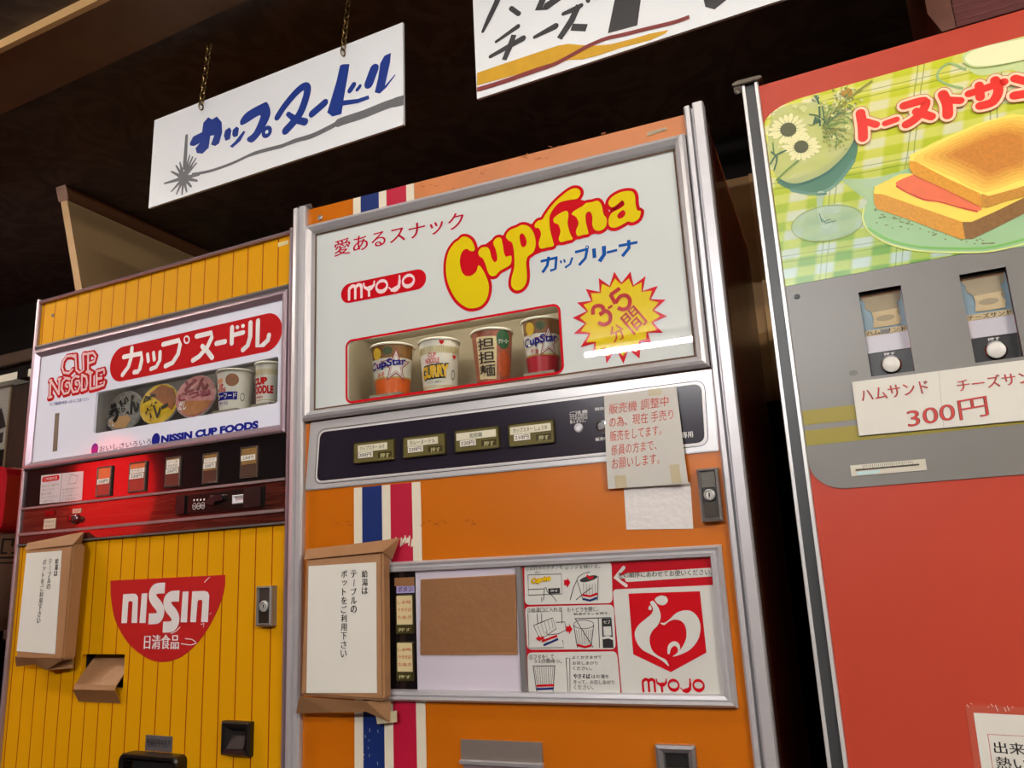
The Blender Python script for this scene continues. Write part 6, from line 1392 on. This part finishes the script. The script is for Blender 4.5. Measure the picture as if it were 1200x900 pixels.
# paper price card over the grey panel
zc = zg + .004
cq3 = S.P([(998.3, 447.7), (1200, 421.7), (1200, 492.7), (1006.7, 510.7)], zc); d0 = Vector(cq3[1]) - Vector(cq3[0]); d1_ = Vector(cq3[2]) - Vector(cq3[3])
cq3 = [cq3[0], tuple(Vector(cq3[0]) + d0 * 1.16), tuple(Vector(cq3[3]) + d1_ * 1.16), cq3[3]]
t = at(S, 'price_card', 'white paper price card with red hand-drawn prices on the grey panel of the red machine', 'price card', cq3[3][0], cq3[3][1], 0)
rel = lambda pts: [(x - cq3[3][0], y - cq3[3][1]) for x, y in pts]
b = B(PAPER); b.prism(rel(cq3), zg + .0008, zc); cb = b.build('card', t, bevel=.0004)
class Rel:
    def uv(self, p, x): a, c = S.uv(p, x); return a - cq3[3][0], c - cq3[3][1]
RL = Rel(); CZ = zc + .0005
DR = mat('dark felt pen', (60, 22, 22), .6); FR_ = mat('red felt pen', (206, 66, 60), .6)
b = B(DR)
def card_text(s, p0, p1, p2, b1=.016, b2=-.006):
    for m, bd, z in ((DR, b1, CZ), (FR_, b2, CZ + .0004)):
        A, Bq, Cq = [RL.uv(p, CZ) for p in (p0, p1, p2)]; b.m(m).text(s, A, Bq, Cq, z, bd)
card_text('ハムサンド', (1010.5, 471), (1090, 460), (1007, 457)); card_text('チーズサンド', (1123, 459), (1228, 446), (1120, 445)); card_text('300円', (1065, 502.5), (1159, 487), (1062, 480), .022, -.006)
b.build('hand_lettering', cb, label='red lettering outlined in dark pen')
b = B(mat('paper fold', (196, 192, 184), .8)); p, q_ = RL.uv((1100, 434.7), CZ), RL.uv((1106, 502), CZ); b.stroke([p, q_], .0006, zc + .0003, flat=True); b.build('crease', cb)
# laminated poster at the lower right
zl = .0016
lq = S.P([(1131, 826), (1200, 831), (1200, 900), (1142, 900)], zl); u0 = lq[0][0]; v1 = lq[0][1]; ang = radians(-1.2)
t = at(S, 'laminated_poster', 'laminated white poster with a thin red border and black lettering low on the red machine', 'poster', u0, v1 - .24, 0)
def rt(x, y): return (x * cos(ang) - (y) * sin(ang), .24 + x * sin(ang) + y * cos(ang))
film = B(mat('clear laminate film', (196, 92, 74), .12, coat=1.0)); film.prism([rt(0, 0), rt(.19, 0), rt(.19, -.25), rt(0, -.25)], .0003, zl - .0006); fo_ = film.build('film', t, label='glossy clear film border')
b = B(PAPER); b.prism([rt(.008, -.009), rt(.182, -.009), rt(.182, -.241), rt(.008, -.241)], zl - .0005, zl); ps = b.build('sheet', t)
b = B(INKRED2); b.stroke([rt(.020, -.033), rt(.170, -.033), rt(.170, -.226), rt(.020, -.226)], .0007, zl + .0004, True)
b.m(INKBLACK); 
for i, s in enumerate(('出来上がりは', '熱いので', 'ご注意下さい。', '取り出しの際', 'やけどに注意')):
    y = -.0545 - .0170 * i; W_ = .0170 * len(s); b.text(s, rt(.0245, y), rt(.0245 + W_, y), rt(.0245, y + .0135), zl + .0004, .012)
b.build('lettering', ps)
b = B(TAPE); b.prism([rt(.075, .006), rt(.115, .010), rt(.118, -.022), rt(.078, -.030)], zl, zl + .0005); b.build('tape', t)
b = B(WHITEINK); rs = random.Random(2)
for k in range(14): x = rs.uniform(.0, .075); b.stroke([rt(x, rs.uniform(-.002, .003)), rt(x + .0015, rs.uniform(-.006, .004))], .0005, zl - .0002)
b.build('frayed_edge', fo_)
# ------------------------------------------------------------------ things at the far left, behind the yellow machine
FX = Frame(-3.2, 1.14, 0.0)
X = lambda pts, wo=0.0: FX.P(pts, wo)
# stone-textured pillar
t = thing('stone_slab', 'beige stone textured slab with a sloping top, partly hidden behind the yellow machine', 'slab', FX)
STONE = mat('beige stone', (112, 100, 86), .8, vary=.35, vscale=25, bump=.3, bscale=40)
q = X([(3, 538), (20, 522), (40, 506), (40, 642), (28, 668), (3, 668)]); b = B(STONE)
ur_ = q[2][0] + .12
b.prism([(q[0][0], 0), (ur_, 0), (ur_, q[2][1] + .05), q[2], q[1], q[0]], -.045, -.005); b.build('slab_face', t, bevel=.006)
# wall shelf with a light strip and a panel below
FY = Frame(-3.6, 0.95, radians(-3.0)); Y = lambda pts, wo=0.0: FY.P(pts, wo)
t = thing('wall_shelf', 'brown wall shelf with a pale strip light under it at the far left', 'shelf', FY)
q = Y([(-30, 434), (42, 411), (42, 424), (-30, 447)]); b = B(mat('shelf brown', (58, 42, 30), .6, vary=.2)); u0, u1 = q[0][0] - .3, q[1][0] + .25; v1 = (q[0][1] + q[1][1]) / 2; v0 = (q[2][1] + q[3][1]) / 2
b.box(u0, u1, v0, v1, -.24, .06); b.build('shelf_board', t, bevel=.003)
b = B(mat('pale strip lamp', (196, 192, 176), .5, emit=.10)); q = Y([(-30, 455), (42, 432), (42, 439), (-30, 464)]); b.box(u0 + .1, u1 - .02, (q[2][1] + q[3][1]) / 2, (q[0][1] + q[1][1]) / 2, -.02, .04); b.build('strip_light', t)
b = B(BLACK); b.box(u0 + .1, u1 - .02, (q[0][1] + q[1][1]) / 2, v0, -.02, .03); b.build('strip_bracket', t)
qm = Y([(22, 433), (32, 430), (32, 441), (22, 444)], .042); b = B(BLACK); u_ = bbox(qm); b.box(u_[0], u_[1], u_[2], u_[3], .0, .046); b.build('clip', t)
q = Y([(13, 452), (40, 446), (40, 510), (18, 520)], -.0); r = bbox(q)
t = thing('wood_board', 'dark brown wooden board standing under the wall shelf', 'board', FY)
b = B(wood_mat('walnut board', (30, 18, 12), (46, 28, 18), (30, 30, 3), .5, .1)); b.box(r[0], r[1] + .25, r[2] - .12, r[3], -.03, -.005); b.build('panel', t, bevel=.002); b = B(mat('pale edge', (96, 80, 58), .6)); b.box(r[0] - .012, r[0] - .0005, r[2] - .12, r[3], -.03, -.004); b.build('edge_strip', t)
q = Y([(-24, 458), (12, 452), (8, 525), (-24, 530)]); r = bbox(q)
t = thing('paper_poster', 'white poster with black marks and fine grey lines under the shelf at the left edge', 'poster', FY)
b = B(mat('grey white poster', (130, 128, 122), .6)); b.box(r[0], r[1] - .012, r[2], r[3], -.010, -.006); ps = b.build('sheet', t)
b = B(INKBLACK); y = lambda pts: Y(pts, -.0055)
b.poly(y([(-6, 482), (2, 478), (7, 500), (-2, 504)]), -.0055); b.poly(y([(-10, 512), (4, 506), (3, 518), (-10, 524)]), -.0055); b.m(INKGREY)
for k in range(16): b.stroke(y([(6, 458 + 4 * k), (10, 457.4 + 4 * k)]), .003, -.0054, flat=True)
b.build('poster_print', ps)
# red padded seat back
FZ = Frame(-2.9, 0.30, radians(-3.0)); Zp = lambda pts, wo=0.0: FZ.P(pts, wo)
t = thing('red_container', 'glossy red plastic container with rounded edges at the left edge of the photo', 'container', FZ)
q = Zp([(-30, 546), (9, 545), (6, 622), (-30, 636)]); r = bbox(q); REDP = mat('glossy dark red plastic', (150, 14, 26), .25, coat=.4)
b = B(REDP); b.prism(rrect(r[0] - .2, q[1][0], r[2] + .02, q[1][1], .035), -.06, -.002); o = b.build('body', t, bevel=.012)
b = B(REDP); u_ = q[1][0]; b.prism(rrect(r[0] - .16, u_ - .03, r[2] + .06, q[1][1] - .03, .025), -.003, .006); b.build('raised_panel', t, bevel=.003)
b = B(REDP); b.prism([(r[0] - .2, r[2] - .03), (r[0] - .02, r[2] - .03), (r[0] + .0, r[2] + .045), (r[0] - .2, r[2] + .045)], -.055, -.012); b.build('foot_rim', t)
b = B(BLACK); b.box(r[0] - .19, r[0] - .13, 0, r[2] - .0305, -.06, -.03); b.build('stand', t)
# big bowl with a fret band
FW_ = Frame(-2.55, 0.30, radians(-3.0))
c = FZ.uv((-42, 646), -.40); o = thing('fret_bowl', 'large taupe bowl with a black fret pattern band below the red container', 'bowl'); R_ = .30
o.location = FZ.world(c[0], c[1] - .08, -.45)
TAU = mat('taupe glaze', (150, 118, 102), .35, vary=.1); b = B(TAU)
b.lathe([(0, -.20), (.12, -.20), (.13, -.17), (.22, -.10), (.285, .02), (.30, .14), (.303, .145), (.295, .15), (.28, .13), (.24, .0), (.10, -.12), (0, -.13)], n=64); b.build('bowl_body', o, smooth=True)
b = B(INKBLACK); d = b
def on_bowl(pts, w_):
    for (x0, y0), (x1, y1) in zip(pts, pts[1:]):
        n_ = max(1, int(abs(x1 - x0) / .03)); 
        for i in range(n_):
            A = (x0 + (x1 - x0) * i / n_, y0 + (y1 - y0) * i / n_); Bq = (x0 + (x1 - x0) * (i + 1) / n_, y0 + (y1 - y0) * (i + 1) / n_)
            dx, dy = Bq[0] - A[0], Bq[1] - A[1]; L_ = math.hypot(dx, dy); nx, ny = -dy / L_ * w_ / 2, dx / L_ * w_ / 2; ex, ey = dx / L_ * w_ / 2, dy / L_ * w_ / 2
            vs = []
            for s_, h in ((A[0] - ex + nx, A[1] - ey + ny), (Bq[0] + ex + nx, Bq[1] + ey + ny), (Bq[0] + ex - nx, Bq[1] + ey - ny), (A[0] - ex - nx, A[1] - ey - ny)):
                rr = .285 + (.30 - .285) * (h - .02) / .12 + .0012; a_ = s_ / .3; vs.append((rr * sin(a_), -rr * cos(a_), h))
            b.raw(vs, [(0, 1, 2, 3)])
for k in range(-4, 8):
    x0 = k * .085
    on_bowl([(x0, .13), (x0 + .075, .13), (x0 + .075, .06), (x0 + .02, .06), (x0 + .02, .105), (x0 + .05, .105), (x0 + .05, .085)], .006)
    on_bowl([(x0, .13), (x0, .045), (x0 + .085, .045)], .006)
on_bowl([(-.4, .028), (.6, .028)], .005); on_bowl([(-.4, .138), (.6, .138)], .005); b.build('fret_band', o)
b = B(BLACK); b.lathe([(0, -.20), (.10, -.20), (.10, -.23), (.13, -.25), (.13, -(c[1] - .08)), (0, -(c[1] - .08))], n=24); b.build('pedestal', o)
# low chrome rail near the floor at the left edge
FQ = Frame(-2.6, 0.25, 0.0)
t = thing('chrome_rail', 'thin chrome rail low down at the left edge beside the yellow machine', 'rail', FQ)
c = FQ.uv((3, 869)); b = B(CHROME); b.lathe([(.009, 0), (.009, .9)], (c[0] - .84, 0, c[1]), 12, (Vector((0, 1, 0)), Vector((0, 0, 1)), Vector((1, 0, 0)))); b.build('rail_tube', t, smooth=True)
b = B(BLACK)
for u_ in (c[0] - .70, c[0] + .03): b.lathe([(.012, 0), (.012, c[1])], (u_, .0, 0), 10)
b.build('posts', t)
